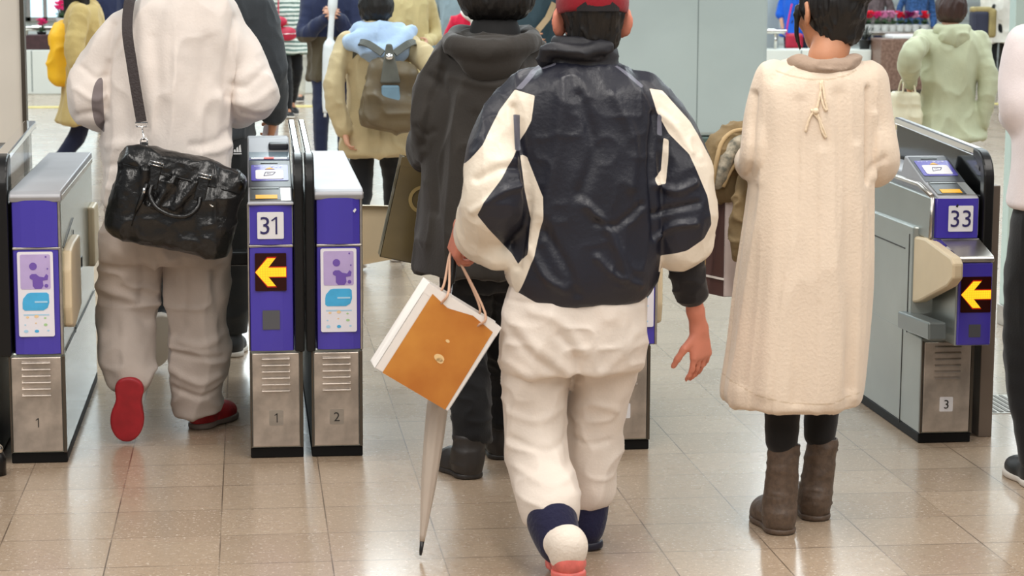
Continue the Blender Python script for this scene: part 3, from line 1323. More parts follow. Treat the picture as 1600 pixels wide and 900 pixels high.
arrow(rE, 2.350, .528, .102, .118, YS - .002)
mb = MB()
plate(mb, rrect(2.350, .408, .04, .042, .002), YS - .002, .0012, GREYSQ)
mb.build('sensor_window', rE)
hx = [PX(x, y, 2.232) for x, y in ((1420, 367), (1447, 372), (1488, 402), (1492, 412), (1491, 436), (1482, 448), (1437, 472), (1424, 474), (1419, 452), (1414, 450), (1414, 385), (1419, 383))]
flap(rE, hx, 2.226, 2.262)
mb = MB()
ar = [PX(x, y, 2.215) for x, y in ((1411, 486), (1460, 504), (1460, 532), (1411, 512))]
mb.prism(ar, 2.195, 2.255, GREYM, 'x', .006)
mb.build('arm_bar', rE)
seams(rE, 2.2215, [PX(1360, 365, 2.221) + PX(1414, 388, 2.221), PX(1411, 486, 2.221) + PX(1405, 660, 2.221), (7.12, .352, 7.12, .69)])
entry_head(rE, 2.26, 2.402, False)
guard(rE, 2.412, 2.447, pane=GLASS_REFL)

# beige flaps beside the lanes
rA = [o for o in C.objects if o.name == 'ticket_gate'][0]
rC = bpy.data.objects['ticket_gate.001']
rD = bpy.data.objects['ticket_gate.002']
hexp = [(6.975, .62), (7.0, .68), (7.12, .69), (7.36, .69), (7.36, .45), (7.08, .42), (6.99, .44), (6.972, .50)]
flap(rA, hexp, -.597, -.566)
flap(rD, [(y, z - .02) for y, z in hexp], 1.312, 1.346)
flap(rC, [(y + .1, z) for y, z in hexp], .352, .366)
mb = MB()
p0, p1 = A(560, 321, 8.2), A(640, 324, 8.2)
p2, p3 = A(640, 400, 8.2), A(560, 415, 8.2)
mb.flat([p0, p1 + np.array([.06, 0, 0]), p2 + np.array([.06, 0, .01]), p3], (0, 1, 0), .03, BEIGE)
mb.build('closed_flap', rC)
mb = MB()
q = A(370, 405, 7.9)
mb.box((q[0] - .05, 7.9, q[2] - .025), (-.006, 8.0, q[2] + .025), BLACK, .008)
mb.build('flap_hinge', rB)
mb = MB()
q = A(116, 414, 7.6)
mb.box((-.59, 7.6, q[2] - .02), (q[0] + .015, 7.7, q[2] + .02), BLACK, .006)
mb.build('flap_hinge', rA)
flap(rA, [(8.1, .70), (8.3, .70), (8.33, .66), (8.33, .48), (8.1, .48)], -.598, -.57, 'rear_flap')
seams(rA, -.5915, [(7.0, .69, 7.4, .74), (7.4, .35, 7.4, .70), (7.0, .36, 8.3, .36)])

# steel plate post beside gate 33
mb = MB()
xa, xb = A(1530, 640, 7.03)[0], A(1551, 640, 7.03)[0]
zt_ = A(1550, 290, 7.03)[2]
mb.box((xa, 7.03, 0), (xb, 7.10, zt_), BROWN_ST, .003)
mb.box((xa + .004, 7.10, 0), (xb - .004, 7.6, zt_ - .01), BROWN_ST, .003)
tag(mb.build('fence_post', None, ((xa + xb) / 2, 7.05, 0)), 'brown-grey steel end post standing right of the gate numbered 33', 'post')
# dark post and capped foot at the left edge
mb = MB()
mb.box((-.87, 6.93, 0), (-.812, 7.6, .98), RUBBER, .012)
tag(mb.build('gate_guard_post', None, (-.84, 7.0, 0)), 'black rubber-faced post at the far left edge beside the first gate', 'post')
mb = MB()
c = G(2, 742)
mb.lathe((c[0] - .012, c[1], 0), [(.028, 0), (.028, .055), (.02, .075)], RUBBER, 16)
mb.ball((c[0] - .008, c[1] - .01, .085), .018, SHINE)
tag(mb.build('barrier_foot', None, (c[0], c[1], 0)), 'black barrier foot with a round silver cap at the bottom left edge', 'barrier foot')

# ------------------------------------------------------------------ people: shared builders
SKIN = mat('skin', (214, 160, 132), .5, 0, (14, .08), (90, .05))
SKIN_R = mat('ruddy_skin', (206, 128, 104), .5, 0, (14, .10), (90, .05))
SKIN_T = mat('tan_skin', (190, 132, 98), .5, 0, (14, .08), (90, .05))
HAIR_K = mat('black_hair', (17, 14, 13), .45, 0, (40, .3), (70, .5), stretch=(1, 1, .12))
HAIR_B = mat('brown_hair', (62, 38, 32), .45, 0, (40, .3), (70, .4), stretch=(1, 1, .12))


def head(S, c, fw, s=1.0, k=.015, jaw=1.0, tilt=0.0, ear=1.0, eara=.5):
    "fw: facing angle about z (0 looks along +Y); ears, brow, nose, lips, chin"
    R = rotz(fw)
    if tilt:
        ct, st = math.cos(tilt), math.sin(tilt)
        R = R @ np.array([[1, 0, 0], [0, ct, -st], [0, st, ct]])
    P = lambda x, y, z: np.array(c) + R @ np.array([x, y, z]) * s
    S.ell(P(0, -.012, .028), np.array([.075, .094, .088]) * s, R, .01)
    S.ell(P(0, .03, -.035), np.array([.058 * jaw, .062, .072]) * s, R, .03)
    S.ell(P(0, .062, -.082), np.array([.026, .024, .022]) * s, R, .025)          # chin
    S.cap(P(0, .088, .012), P(0, .106, -.022), .009 * s, .014 * s, .012)         # nose
    for sx in (-1, 1):
        S.ell(P(sx * .03, .089, .018), np.array([.016, .012, .011]) * s, R, .008, 'sub')
        S.ell(P(sx * .03, .078, .015), np.array([.013, .012, .011]) * s, R, .004)
        S.cap(P(sx * .016, .088, .034), P(sx * .045, .076, .034), .006 * s, .005 * s, .01)
        S.ell(P(sx * .04, .066, -.02), np.array([.02, .018, .018]) * s, R, .02)  # cheek
        Re = R @ rotz(sx * eara)
        S.ell(P(sx * (.071 + .012 * ear), -.006, .0), np.array([.009, .022, .034]) * s * ear, Re, .006)   # ear
        S.ell(P(sx * (.077 + .014 * ear), .002, .002), np.array([.007, .012, .022]) * s * ear, Re, .004, 'sub')
        S.ell(P(sx * (.069 + .010 * ear), .004, -.028 * ear), np.array([.007, .009, .009]) * s, Re, .006)
    S.cap(P(-.018, .09, -.052), P(.018, .09, -.052), .006 * s, .006 * s, .006)   # lips
    S.cap(P(-.015, .088, -.062), P(.015, .088, -.062), .0065 * s, .0065 * s, .006)
    return P, R


def unit(v):
    v = np.array(v, float)
    return v / (np.linalg.norm(v) + 1e-9)


def hand(S, wr, d, pn, thumb, s=1.0, curl=.5, fr=1.0, spread=.06):
    """palm and five fingers. d: wrist to fingers, pn: palm normal (fingers curl towards it), thumb: direction across the palm to the thumb side"""
    wr, d = np.array(wr, float), unit(d)
    pn = unit(np.array(pn, float) - d * (np.array(pn) @ d))
    t = np.cross(d, pn)
    if t @ np.array(thumb, float) < 0:
        t = -t
    for k in range(4):
        off = (1.5 - k) * .019 * s
        a = wr + t * off * .55
        b = wr + d * .078 * s + t * off
        S.cap(a, b, .0145 * s * fr, .0125 * s * fr, .012)
    lens = (.070, .078, .073, .058)
    for k in range(4):
        off = (1.5 - k) * .0195 * s
        p = wr + d * (.080 - (.006 if k == 3 else 0)) * s + t * off
        an = curl * .55 + .05 * k
        sp = (1.5 - k) * spread
        for j, fl in enumerate((.44, .31, .25)):
            dd = unit(d * math.cos(an) + pn * math.sin(an) + t * sp)
            q = p + dd * lens[k] * fl * s
            S.cap(p, q, (.0095 - .001 * j) * s * fr, (.0088 - .001 * j) * s * fr, .003)
            p = q
            an += curl * (.95 if j == 0 else .7)
    p = wr + d * .022 * s + t * .024 * s
    for j, (fl, ta) in enumerate(((.042, .75), (.032, .45), (.026, .25))):
        dd = unit(d * (1 - ta * .3) + t * ta + pn * (.35 + curl * .35 * j))
        q = p + dd * fl * s
        S.cap(p, q, (.0125 - .0015 * j) * s * fr, (.0115 - .0015 * j) * s * fr, .005)
        p = q


def bounds(pts, m):
    P = np.array([np.array(p) for p in pts])
    return P.min(0) - m, P.max(0) + m


def body_mesh(J, label, base, skin, h=.0065, cat='person', group=None, hs=1.0):
    """J: joints in world coordinates. One continuous skin surface from head to feet."""
    pts = [v for k, v in J.items() if k in ('head', 'elL', 'elR', 'wrL', 'wrR', 'anL', 'anR', 'toL', 'toR', 'hipL', 'hipR', 'shL', 'shR')]
    lo, hi = bounds(pts, .24)
    S = SDF(lo, hi, h)
    s = J.get('s', 1.0)
    hd = J['head']
    fw = J.get('fw', 0.)
    nk = J['neck']
    P, R = head(S, hd, J.get('hfw', fw), s * J.get('hs', 1.0), jaw=J.get('jaw', 1), tilt=J.get('tilt', 0), ear=J.get('ear', 1.0), eara=J.get('eara', .5))
    S.chain([P(0, -.015, -.02), P(0, -.02, -.075), nk], [.052 * s, .05 * s, .055 * s], .015)
    Rt = rotz(J.get('tfw', fw))
    pel = (np.array(J['hipL']) + np.array(J['hipR'])) / 2 + np.array([0, 0, .05])
    shm = (np.array(J['shL']) + np.array(J['shR'])) / 2
    hwid = np.linalg.norm(np.array(J['shL']) - np.array(J['shR'])) / 2
    nz = [pel, pel * .65 + shm * .35, pel * .3 + shm * .7, shm * .85 + nk * .15]
    S.ell(pel, np.array([.125, .085, .11]) * s, Rt, .03)
    S.ell((pel + shm) / 2, np.array([.115, .08, np.linalg.norm(shm - pel) * .45]), Rt, .04)
    S.ell(pel * .22 + shm * .78, np.array([hwid * .75, .09 * s, .12]), Rt, .04)
    ar = J.get('ar', .8)
    S.cap(J['shL'], J['shR'], .042 * s, .042 * s, .03)
    for q in 'LR':
        S.chain([J['sh' + q], J['el' + q], J['wr' + q]], [.044 * s * ar, .036 * s * (ar + .06), .024 * s], .02)
        d = J.get('hd' + q)
        if d is None:
            d = unit(np.array(J['wr' + q]) - np.array(J['el' + q]))
        pn = J.get('pn' + q)
        sx = -1 if q == 'L' else 1
        if pn is None:
            pn = Rt @ np.array([-sx, 0, 0])
        th = J.get('th' + q)
        if th is None:
            th = Rt @ np.array([0, 1, .0]) if abs(unit(d)[2]) > .6 else np.array([0, 0, 1.]) - Rt @ np.array([sx * .5, 0, 0])
        hand(S, J['wr' + q], d, pn, th, hs * s, J.get('cu' + q, .55), J.get('fr', 1.0))
        S.chain([J['hip' + q], J['kn' + q], J['an' + q]], [.066 * s, .042 * s, .027 * s], .03)
        S.cap(J['an' + q], J['to' + q], .027 * s, .018 * s, .02)
    o = finish(S, 'person', skin, None, base, smooth=1)
    tag(o, label, cat, group)
    return o


def hair(parent, J, style, m, h=.006, vol=1.0):
    s = J.get('s', 1.0) * J.get('hs', 1.0)
    c = np.array(J['head'])
    R = rotz(J.get('hfw', J.get('fw', 0.)))
    P = lambda x, y, z: c + R @ np.array([x, y, z]) * s
    S = SDF(c - np.array([.24, .24, .62]), c + .26, h)
    S.ell(P(0, -.022, .034), np.array([.086, .104, .098]) * s * vol, R, .01)
    S.cut(P(0, .052, -.01), R @ np.array([0, 1, -.55]), .02)
    if style == 'short':
        S.ell(P(0, -.055, -.02), np.array([.07, .052, .07]) * s, R, .02)
        S.cut(P(0, 0, -.075), (0, 0, -1), .015)
    elif style == 'crop':
        S.ell(P(0, -.05, -.03), np.array([.066, .05, .07]) * s, R, .02)
        S.cut(P(0, 0, -.085), (0, 0, -1), .02)
    elif style == 'bob':
        S.ell(P(0, -.035, -.02), np.array([.10, .095, .10]) * s, R, .03)
        S.cut(P(0, .045, -.02), R @ np.array([0, 1, .1]), .02)
        S.cut(P(0, 0, -.10), (0, 0, -1), .02)
    elif style == 'long':
        S.chain([P(0, -.05, .0), P(0, -.075, -.15), P(0, -.085, -.30)], [.085 * s, .075 * s, .05 * s], .03)
        for sx in (-1, 1):
            S.chain([P(sx * .075, .0, .02), P(sx * .085, -.005, -.12), P(sx * .08, .01, -.26)], [.028 * s, .03 * s, .02 * s], .03)
    elif style == 'bun':
        S.ell(P(0.012, -.048, -.03), np.array([.070, .058, .085]) * s, R, .025)
        S.cut(P(0, 0, -.098), (0, 0, -1), .03)
        S.ell(P(.03, -.10, .075), np.array([.055, .05, .048]) * s, R, .012)
        S.chain([P(-.01, -.12, .06), P(.03, -.15, .075), P(.07, -.11, .09), P(.03, -.08, .12)], [.02, .022, .022, .018], .006)
        S.chain([P(-.072, .045, .02), P(-.078, .05, -.05), P(-.066, .045, -.11)], [.008, .007, .004], .01)
    return finish(S, 'hair', m, parent, wrinkle=[(.004, (70, 70, 14), True)], smooth=1)


def garment(parent, name, m, build, lo, hi, h=.0065, wrinkle=(), masks=None, smooth=1, strokes=None):
    S = SDF(lo, hi, h)
    build(S)
    return finish(S, name, m, parent, wrinkle=wrinkle, masks=masks, smooth=smooth, strokes=strokes)


def foot_frame(heel, toe, upn):
    "frame: y along the sole towards the toe, z away from the sole"
    y = unit(np.array(toe, float) - np.array(heel, float))
    z = unit(np.array(upn, float) - y * (np.array(upn, float) @ y))
    x = np.cross(y, z)
    return np.array([x, y, z]).T


def foot_joints(J, q, heel, toe, upn=(0, 0, 1)):
    R = foot_frame(heel, toe, upn)
    L = np.linalg.norm(np.array(toe) - np.array(heel))
    J['an' + q] = np.array(heel) + R @ np.array([0, .21 * L, .085])
    J['to' + q] = np.array(heel) + R @ np.array([0, .72 * L, .042])


def make_shoe(parent, heel, toe, upn, m, msole, h=.005, wid=.044, ht=.055, collar=.05, sole=.022, name='shoe', lace=None):
    """heel/toe: points on the ground side of the sole; upn: direction out of the shoe top"""
    R = foot_frame(heel, toe, upn)
    heel, toe = np.array(heel, float), np.array(toe, float)
    L = np.linalg.norm(toe - heel)
    P = lambda x, y, z: heel + R @ np.array([x, y * L, z])
    lo, hi = bounds([heel, toe], .17)
    S = SDF(lo, hi, h)
    S.ell(P(0, .20, sole + .022), [wid * .85, L * .21, ht * .95], R, .01)
    S.ell(P(0, .62, sole + .008), [wid * 1.05, L * .37, ht * .72], R, .03)
    S.chain([P(0, .22, sole + .02), P(0, .18, ht + collar)], [wid * .86, wid * .80], .02)
    S.chain([P(0, .38, ht * .9), P(0, .55, ht * .85)], [wid * .62, wid * .5], .02)
    S.cut(P(0, .5, sole * .5), R @ np.array([0, 0, -1.]), .004)
    o = finish(S, name, m, parent)
    S = SDF(lo, hi, h)
    S.ell(P(0, .18, sole * .5), [wid * .98, L * .18, .3], R, .01)
    S.ell(P(0, .66, sole * .5), [wid * 1.16, L * .34, .3], R, .05)
    S.cut(P(0, .5, sole), R @ np.array([0, 0, 1.]), .004)
    S.cut(P(0, .5, .0), R @ np.array([0, 0, -1.]), .004)
    finish(S, 'sole', msole, o)
    if lace:
        mb = MB()
        for k in range(4):
            y = .40 + k * .07
            z = sole + ht * (1.0 - k * .10)
            mb.tube(spline([P(-wid * .5, y, z - .012), P(0, y + .02, z + .010), P(wid * .5, y, z - .012)], 4), .0035, lace, 6)
        mb.build('lace', o)
    return o


def ribbon(mb, pts, wd, th, nrm, m, n=6):
    mb.tube(spline(pts, n), 1.0, m, flat=(wd / 2, th / 2, nrm))


# ------------------------------------------------------------------ person 1: man in the white jacket with the leather bag
Y1 = 7.32
WJ = cloth('white_jacket_cloth', (232, 222, 214), .75, (25, .25), [('grey', (128, 118, 118))])
GT = cloth('warm_grey_trouser_cloth', (190, 177, 168), .85, (30, .22))
REDS = mat('red_shoe_fabric', (176, 30, 38), .55, 0, (30, .2), (90, .2))
REDSOLE = mat('red_rubber_sole', (172, 34, 44), .5, 0, (20, .2))
GREYSOLE = mat('grey_rubber_sole', (120, 108, 100), .6)
LACE_G = mat('grey_lace', (170, 160, 150), .8)
J = dict(s=1.04, fw=0.)
J['head'] = A(296, -85, Y1 + .02)
J['neck'] = A(290, -22, Y1)
J['shL'], J['elL'], J['wrL'] = A(195, 40, Y1), A(146, 160, Y1 - .02), A(185, 176, Y1 + .20)
J['shR'], J['elR'], J['wrR'] = A(352, 40, Y1), A(394, 160, Y1 - .02), A(352, 172, Y1 + .22)
J['hdL'], J['hdR'] = unit((.35, 1, .0)), unit((-.35, 1, 0))
J['pnL'], J['pnR'] = (1, 0, -.3), (-1, 0, -.3)
J['hipL'], J['hipR'] = A(222, 335, Y1), A(296, 335, Y1)
J['knL'], J['knR'] = A(198, 470, Y1 + .06), A(308, 470, Y1 + .06)
J['anL'], J['anR'] = A(205, 600, 7.10), A(312, 625, 7.36)
J['toL'], J['toR'] = A(203, 672, 7.16), A(326, 662, 7.46)
SH1R = (G(304, 672), G(304, 672) + np.array([.13, .235, 0]), (0, 0, 1))
_t = G(196, 694) + np.array([0, .0, .006])
SH1L = (_t + np.array([.022, -.045, .225]), _t, (.05, 1, .25))
foot_joints(J, 'R', *SH1R)
foot_joints(J, 'L', *SH1L)
base1 = G(262, 680)
p1 = body_mesh(J, 'man in white jacket and grey trousers with red shoes walking through the left lane', base1, SKIN)
hair(p1, J, 'short', HAIR_K)


def b_(S):
    S.loft(rowsY(Y1, [(-28, 262, 322, .065), (-14, 242, 345, .075), (-2, 214, 362, .095), (20, 190, 374, .115), (60, 176, 380, .13), (110, 166, 374, .138), (170, 164, 364, .143), (230, 164, 362, .145), (280, 162, 356, .148), (318, 158, 352, .150)]), .02,
           fold=lambda t, v: .03 * np.sin(5 * t + 3 * v) * np.clip(1 - v * 1.4, 0, 1))
    S.chain([J['shL'] + np.array([.01, 0, -.02]), A(160, 100, Y1), J['elL'], J['wrL']], [.076, .070, .066, .050], .014)
    S.chain([J['shR'] + np.array([-.01, 0, -.02]), A(384, 100, Y1), J['elR'], J['wrR']], [.076, .068, .066, .050], .014)


def grey_patch(V):
    f = .034 - np.hypot((V[:, 0] - A(161, 150, Y1)[0]) * 1.1, (V[:, 2] - A(160, 162, Y1)[2]) * .38)
    return np.minimum(f, A(164, 150, Y1)[0] - V[:, 0])


lo, hi = A(70, 360, Y1), A(470, -60, Y1)
garment(p1, 'jacket', WJ, b_, (lo[0], Y1 - .25, lo[2]), (hi[0], Y1 + .36, hi[2]), .0065,
        [(.010, (6, 6, 1.6), True), (.005, (13, 13, 6), True), (.0025, (34, 34, 20), False)], {'grey': grey_patch}, strokes=(Y1 - .1, [
                ([(176, 40), (170, 100), (168, 170)], 7, -.014), ([(366, 30), (356, 90), (352, 150)], 7, -.014),
                ([(322, 60), (314, 150), (322, 240)], 12, -.009), ([(286, 90), (282, 200), (286, 300)], 14, .007),
                ([(342, 150), (336, 220), (346, 280)], 8, .009), ([(192, 46), (180, 66), (172, 90)], 6, .008),
                ([(130, 108), (150, 122), (166, 118)], 5, -.007), ([(122, 140), (146, 156), (164, 150)], 5, .007), ([(124, 178), (150, 178), (168, 190)], 5, -.008),
                ([(410, 112), (386, 136), (362, 132)], 6, -.009), ([(420, 140), (396, 158), (366, 160)], 6, .008), ([(404, 180), (380, 178)], 5, -.006),
                ([(240, 60), (246, 160), (240, 240)], 10, -.006), ([(262, 20), (258, 90), (262, 150)], 9, .005),
                ([(170, 230), (196, 222), (222, 226)], 7, .006), ([(166, 262), (190, 256)], 6, -.006), ([(170, 292), (200, 300)], 7, .006),
                ([(350, 226), (336, 236), (316, 240)], 6, .008), ([(352, 205), (330, 222), (300, 226)], 6, -.006)]))


def b_(S):
    S.loft(rowsY(Y1, [(300, 172, 350, .14), (340, 162, 352, .145), (385, 154, 352, .14), (410, 152, 350, .11)]), .02, p=2.4)
    S.chain([A(206, 375, Y1), A(198, 462, Y1 + .05), A(196, 540, 7.3), J['anL'] + np.array([0, 0, .03])], [.104, .096, .088, .068], .012)
    S.chain([A(305, 375, Y1), A(307, 470, Y1 + .04), A(311, 560, Y1 + .06), A(310, 632, Y1 + .09), A(310, 660, Y1 + .1)], [.100, .094, .090, .078, .07], .012)
    S.cut(A(310, 648, Y1 + .06), (0.1, .1, -1))


lo, hi = A(110, 670, Y1), A(400, 290, Y1)
garment(p1, 'trousers', GT, b_, (lo[0], 6.95, lo[2]), (hi[0], Y1 + .26, hi[2]), .0065,
        [(.010, (8, 8, 2.5), True), (.006, (8, 8, 15), True), (.002, (30, 30, 30), False)], strokes=(Y1 - .05, [
                ([(152, 450), (190, 462), (236, 478)], 8, .014), ([(160, 470), (200, 480), (232, 500)], 8, -.010), ([(250, 400), (252, 440)], 6, -.01),
                ([(222, 380), (226, 430), (220, 470)], 8, -.008), ([(286, 400), (288, 480), (272, 530)], 8, -.008), ([(330, 420), (338, 480), (346, 530)], 7, -.009),
                ([(268, 532), (310, 540), (345, 528)], 6, .007), ([(268, 552), (300, 558), (340, 560)], 5, -.007), ([(270, 582), (310, 600), (340, 590)], 6, .008),
                ([(275, 610), (310, 622), (345, 608)], 5, -.008), ([(160, 520), (166, 570), (178, 600)], 7, .010), ([(182, 500), (188, 560)], 8, -.008)]))
make_shoe(p1, *SH1R, REDS, GREYSOLE, wid=.047, ht=.06, collar=.045, lace=LACE_G)
make_shoe(p1, *SH1L, REDS, REDSOLE, wid=.048, ht=.055, sole=.03)

# black leather messenger bag
LEA = mat('black_leather', (13, 12, 12), .3, 0, (14, .2), (60, .3), coat=.18)
STRAP = mat('dark_webbing_strap', (58, 50, 50), .7, 0, (80, .15), (140, .4))
Yb = 7.07
c0 = A(274, 316, Yb)
tr, br, bl, tl = A(378, 266, Yb), A(352, 405, Yb), A(172, 356, Yb), A(206, 226, Yb)
ux = unit(tr - tl + br - bl)
uz = unit(tl - bl + tr - br)
uy = np.cross(uz, ux)
bag = empty('messenger_bag', c0 - uz * .15, 'black leather messenger bag hanging on the back of the white-jacketed man', 'bag')
RB = np.array([ux, uy, uz]).T
BP = lambda x, y, z: c0 + RB @ np.array([x, y, z])


def b_(S):
    S.rbox(BP(0, 0, -.005), (.203, .055, .148), RB, .045, 0)
    S.rbox(BP(0, -.022, -.030), (.185, .045, .112), RB, .04, .02)
    S.ell(BP(-.02, .0, .13), (.16, .042, .03), RB, .03)
    for x, t in ((-.115, .2), (-.02, -.5), (.05, -.6)):
        S.cap(BP(x, -.068, .085), BP(x + t * .08, -.074, -.02), .008, .004, .025)


S = SDF(c0 - .32, c0 + .32, .005)
b_(S)
bb_ = finish(S, 'bag_body', LEA, bag, wrinkle=[(.004, (16, 16, 16), True), (.002, (45, 45, 45), False)])
mb = MB()
mb.tube([BP(-.185, -.058, .083), BP(0, -.064, .086), BP(.185, -.058, .083)], .0022, BLACK, 6)
mb.tube([BP(-.11, -.066, .078), BP(-.112, -.076, .0), BP(-.118, -.073, -.10)], .002, BLACK, 6)
mb.build('seam_piping', bag)
for sx in (-1, 1):
    mb = MB()
    x = -.005 + sx * .078
    mb.hexa([BP(x + a, b, c) for a, b, c in ((-.018, -.074, .03), (.018, -.074, .03), (.018, -.052, .03), (-.018, -.052, .03), (-.018, -.066, .115), (.018, -.066, .115), (.018, -.03, .115), (-.018, -.03, .115))], LEA, .003)
    mb.tube([BP(x - .022, -.074, .107), BP(x + .022, -.074, .107), BP(x + .022, -.075, .118), BP(x - .022, -.075, .118)], .0028, CHROME, 6, True)
    mb.build('handle_tab', bag)
mb = MB()
mb.tube(spline([BP(-.083, -.078, .045), BP(-.082, -.090, .01), BP(-.05, -.102, -.022), BP(.0, -.106, -.032), BP(.045, -.102, -.022), BP(.073, -.090, .01), BP(.073, -.078, .045)], 6), .0075, LEA, 8)
mb.build('handle', bag)
mb = MB()
mb.tube([BP(-.100, -.082, .045), BP(-.106, -.084, -.01), BP(-.116, -.082, -.055)], [.006, .009, .003], LEA, 8)
mb.ball(BP(-.103, -.085, .02), .008, CHROME, 2, (.8, .8, 1.5))
mb.build('zip_pull', bag)
mb = MB()
mb.tube([BP(.118 + .011 * math.cos(t), -.068, .035 + .011 * math.sin(t)) for t in np.linspace(0, 2 * math.pi, 12, endpoint=False)], .0028, CHROME, 6, True)
mb.build('side_ring', bag)
mb = MB()
sp = [A(210, -22, Y1 + .02), A(206, -8, Y1 - .06), A(201, 10, Y1 - .115), A(199, 50, Y1 - .155), A(206, 100, Y1 - .165), A(214, 150, Y1 - .168), A(221, 190, Y1 - .168)]
ribbon(mb, sp, .034, .004, (0, -1, .1), STRAP)
e = A(221, 190, Y1 - .168)
st = mb.build('shoulder_strap', bag)
mb = MB()
mb.tube([e + np.array([-.02, -.002, -.003]), e + np.array([.02, -.002, -.003]), e + np.array([.016, -.004, -.016]), e + np.array([-.016, -.004, -.016])], .0028, CHROME, 6, True)
e2 = A(225, 218, Yb + .02)
mb.tube([e + np.array([0, -.004, -.016]), e * .5 + e2 * .5, e2], .0035, CHROME, 6)
mb.tube([e2 + np.array([.011 * math.cos(t), -.004, .011 * math.sin(t) - .006]) for t in np.linspace(0, 2 * math.pi, 12, endpoint=False)], .0028, CHROME, 6, True)
mb.build('snap_hook', st)
mb = MB()
mb.hexa([tuple(e2 + np.array(q)) for q in ((-.014, -.012, -.05), (.014, -.012, -.05), (.014, .02, -.05), (-.014, .02, -.05), (-.013, -.006, -.008), (.013, -.006, -.008), (.013, .006, -.008), (-.013, .006, -.008))], LEA, .002)
mb.build('strap_tab', bag)

# ------------------------------------------------------------------ person 2: dark jacketed man ahead in the same lane
Y2 = 8.62
SLATE = cloth('slate_jacket_cloth', (62, 66, 70), .8, (30, .2))
TRACK = cloth('dark_track_trousers', (34, 36, 38), .7, (30, .2))
SNEAK = mat('black_sneaker', (30, 30, 32), .5, 0, (40, .3))
WSOLE = mat('worn_white_sole', (216, 208, 198), .6)
TANSOLE = mat('tan_outsole', (150, 136, 118), .6)
J = dict(s=1.05, fw=0.)
J['head'], J['neck'] = A(345, -95, Y2), A(342, -35, Y2)
J['shL'], J['elL'], J['wrL'] = A(288, 15, Y2), A(272, 110, Y2), A(285, 170, Y2 + .16)
J['shR'], J['elR'], J['wrR'] = A(398, 15, Y2), A(420, 108, Y2 - .02), A(427, 176, Y2 + .08)
J['hdR'], J['pnR'], J['cuR'] = unit((-.05, .45, -1)), (-1, .2, 0), .75
J['hipL'], J['hipR'] = A(315, 235, Y2), A(372, 235, Y2)
J['knL'], J['knR'] = A(285, 370, Y2 + .03), A(372, 360, Y2 + .12)
J['anL'], J['anR'] = A(258, 492, Y2 - .16), A(362, 520, Y2 + .26)
J['toL'], J['toR'] = A(250, 550, Y2 - .06), A(360, 535, Y2 + .42)
_t = A(244, 572, Y2 - .06)
_t[2] = .012
SH2L = (_t + np.array([.03, -.105, .225]), _t, (-.25, .9, .5))
_h = np.array([A(362, 520, Y2 + .22)[0], Y2 + .2, 0])
SH2R = (_h, _h + np.array([.02, .27, 0]), (0, 0, 1))
foot_joints(J, 'L', *SH2L)
foot_joints(J, 'R', *SH2R)
base2 = np.array([A(330, 500, Y2)[0], Y2, 0])
p2 = body_mesh(J, 'man in slate jacket and black track trousers, ahead of the white-jacketed man', base2, SKIN_T)
hair(p2, J, 'short', HAIR_K)


def b_(S):
    S.loft(rowsY(Y2, [(-36, 318, 366, .06), (-18, 292, 394, .09), (10, 276, 408, .12), (60, 270, 404, .14), (120, 282, 400, .145), (180, 288, 396, .14), (215, 288, 396, .14)]), .02)
    for q in 'LR':
        S.chain([J['sh' + q], J['el' + q], J['wr' + q]], [.078, .062, .046], .03)


lo, hi = A(240, 240, Y2), A(470, -60, Y2)
garment(p2, 'jacket', SLATE, b_, (lo[0], Y2 - .25, lo[2]), (hi[0], Y2 + .3, hi[2]), .008, [(.006, (8, 8, 4), True), (.003, (22, 22, 18), True)])


def b_(S):
    S.loft(rowsY(Y2, [(205, 296, 392, .125), (240, 292, 394, .13), (275, 292, 394, .11)]), .02)
    S.chain([A(316, 260, Y2), J['knL'], J['anL'] + np.array([0, 0, .02])], [.088, .075, .056], .015)
    S.chain([A(370, 260, Y2), J['knR'], J['anR'] + np.array([0, 0, .02])], [.09, .075, .06], .015)


lo, hi = A(220, 540, Y2), A(430, 195, Y2)
garment(p2, 'trousers', TRACK, b_, (lo[0], Y2 - .32, max(lo[2], .02)), (hi[0], Y2 + .42, hi[2]), .008, [(.006, (9, 9, 4), True)])
mb = MB()
q = A(371, 233, Y2 - .135)
for k in range(3):
    x = q[0] - .010 + k * .010
    hgt = .012 + k * .009
    mb.flat([(x - .004, q[1], q[2] - .012), (x + .005, q[1], q[2] - .012), (x + .002, q[1], q[2] - .012 + hgt), (x - .004, q[1], q[2] - .012 + hgt * .8)], (0, -1, 0), .002, WHITE_P)
mb.box((q[0] - .016, q[1] - .002, q[2] - .020), (q[0] + .016, q[1], q[2] - .016), WHITE_P)
mb.build('trouser_emblem', p2)
make_shoe(p2, *SH2L, SNEAK, WSOLE, wid=.046, ht=.06, sole=.028)
make_shoe(p2, *SH2R, SNEAK, WSOLE, wid=.046, ht=.055)
mb = MB()
q = J['wrR'] + np.array([-.012, .06, -.075])
mb.hexa([tuple(q + np.array(v)) for v in ((-.035, -.0, -.03), (.03, .0, -.02), (.03, .003, -.02), (-.035, .003, -.03), (-.025, .02, .02), (.035, .02, .03), (.035, .023, .03), (-.025, .023, .02))], PAPER)
tag(mb.build('paper_slip', None, q), 'white paper slip in the hand of the slate-jacketed man above the gate numbered 31', 'paper')

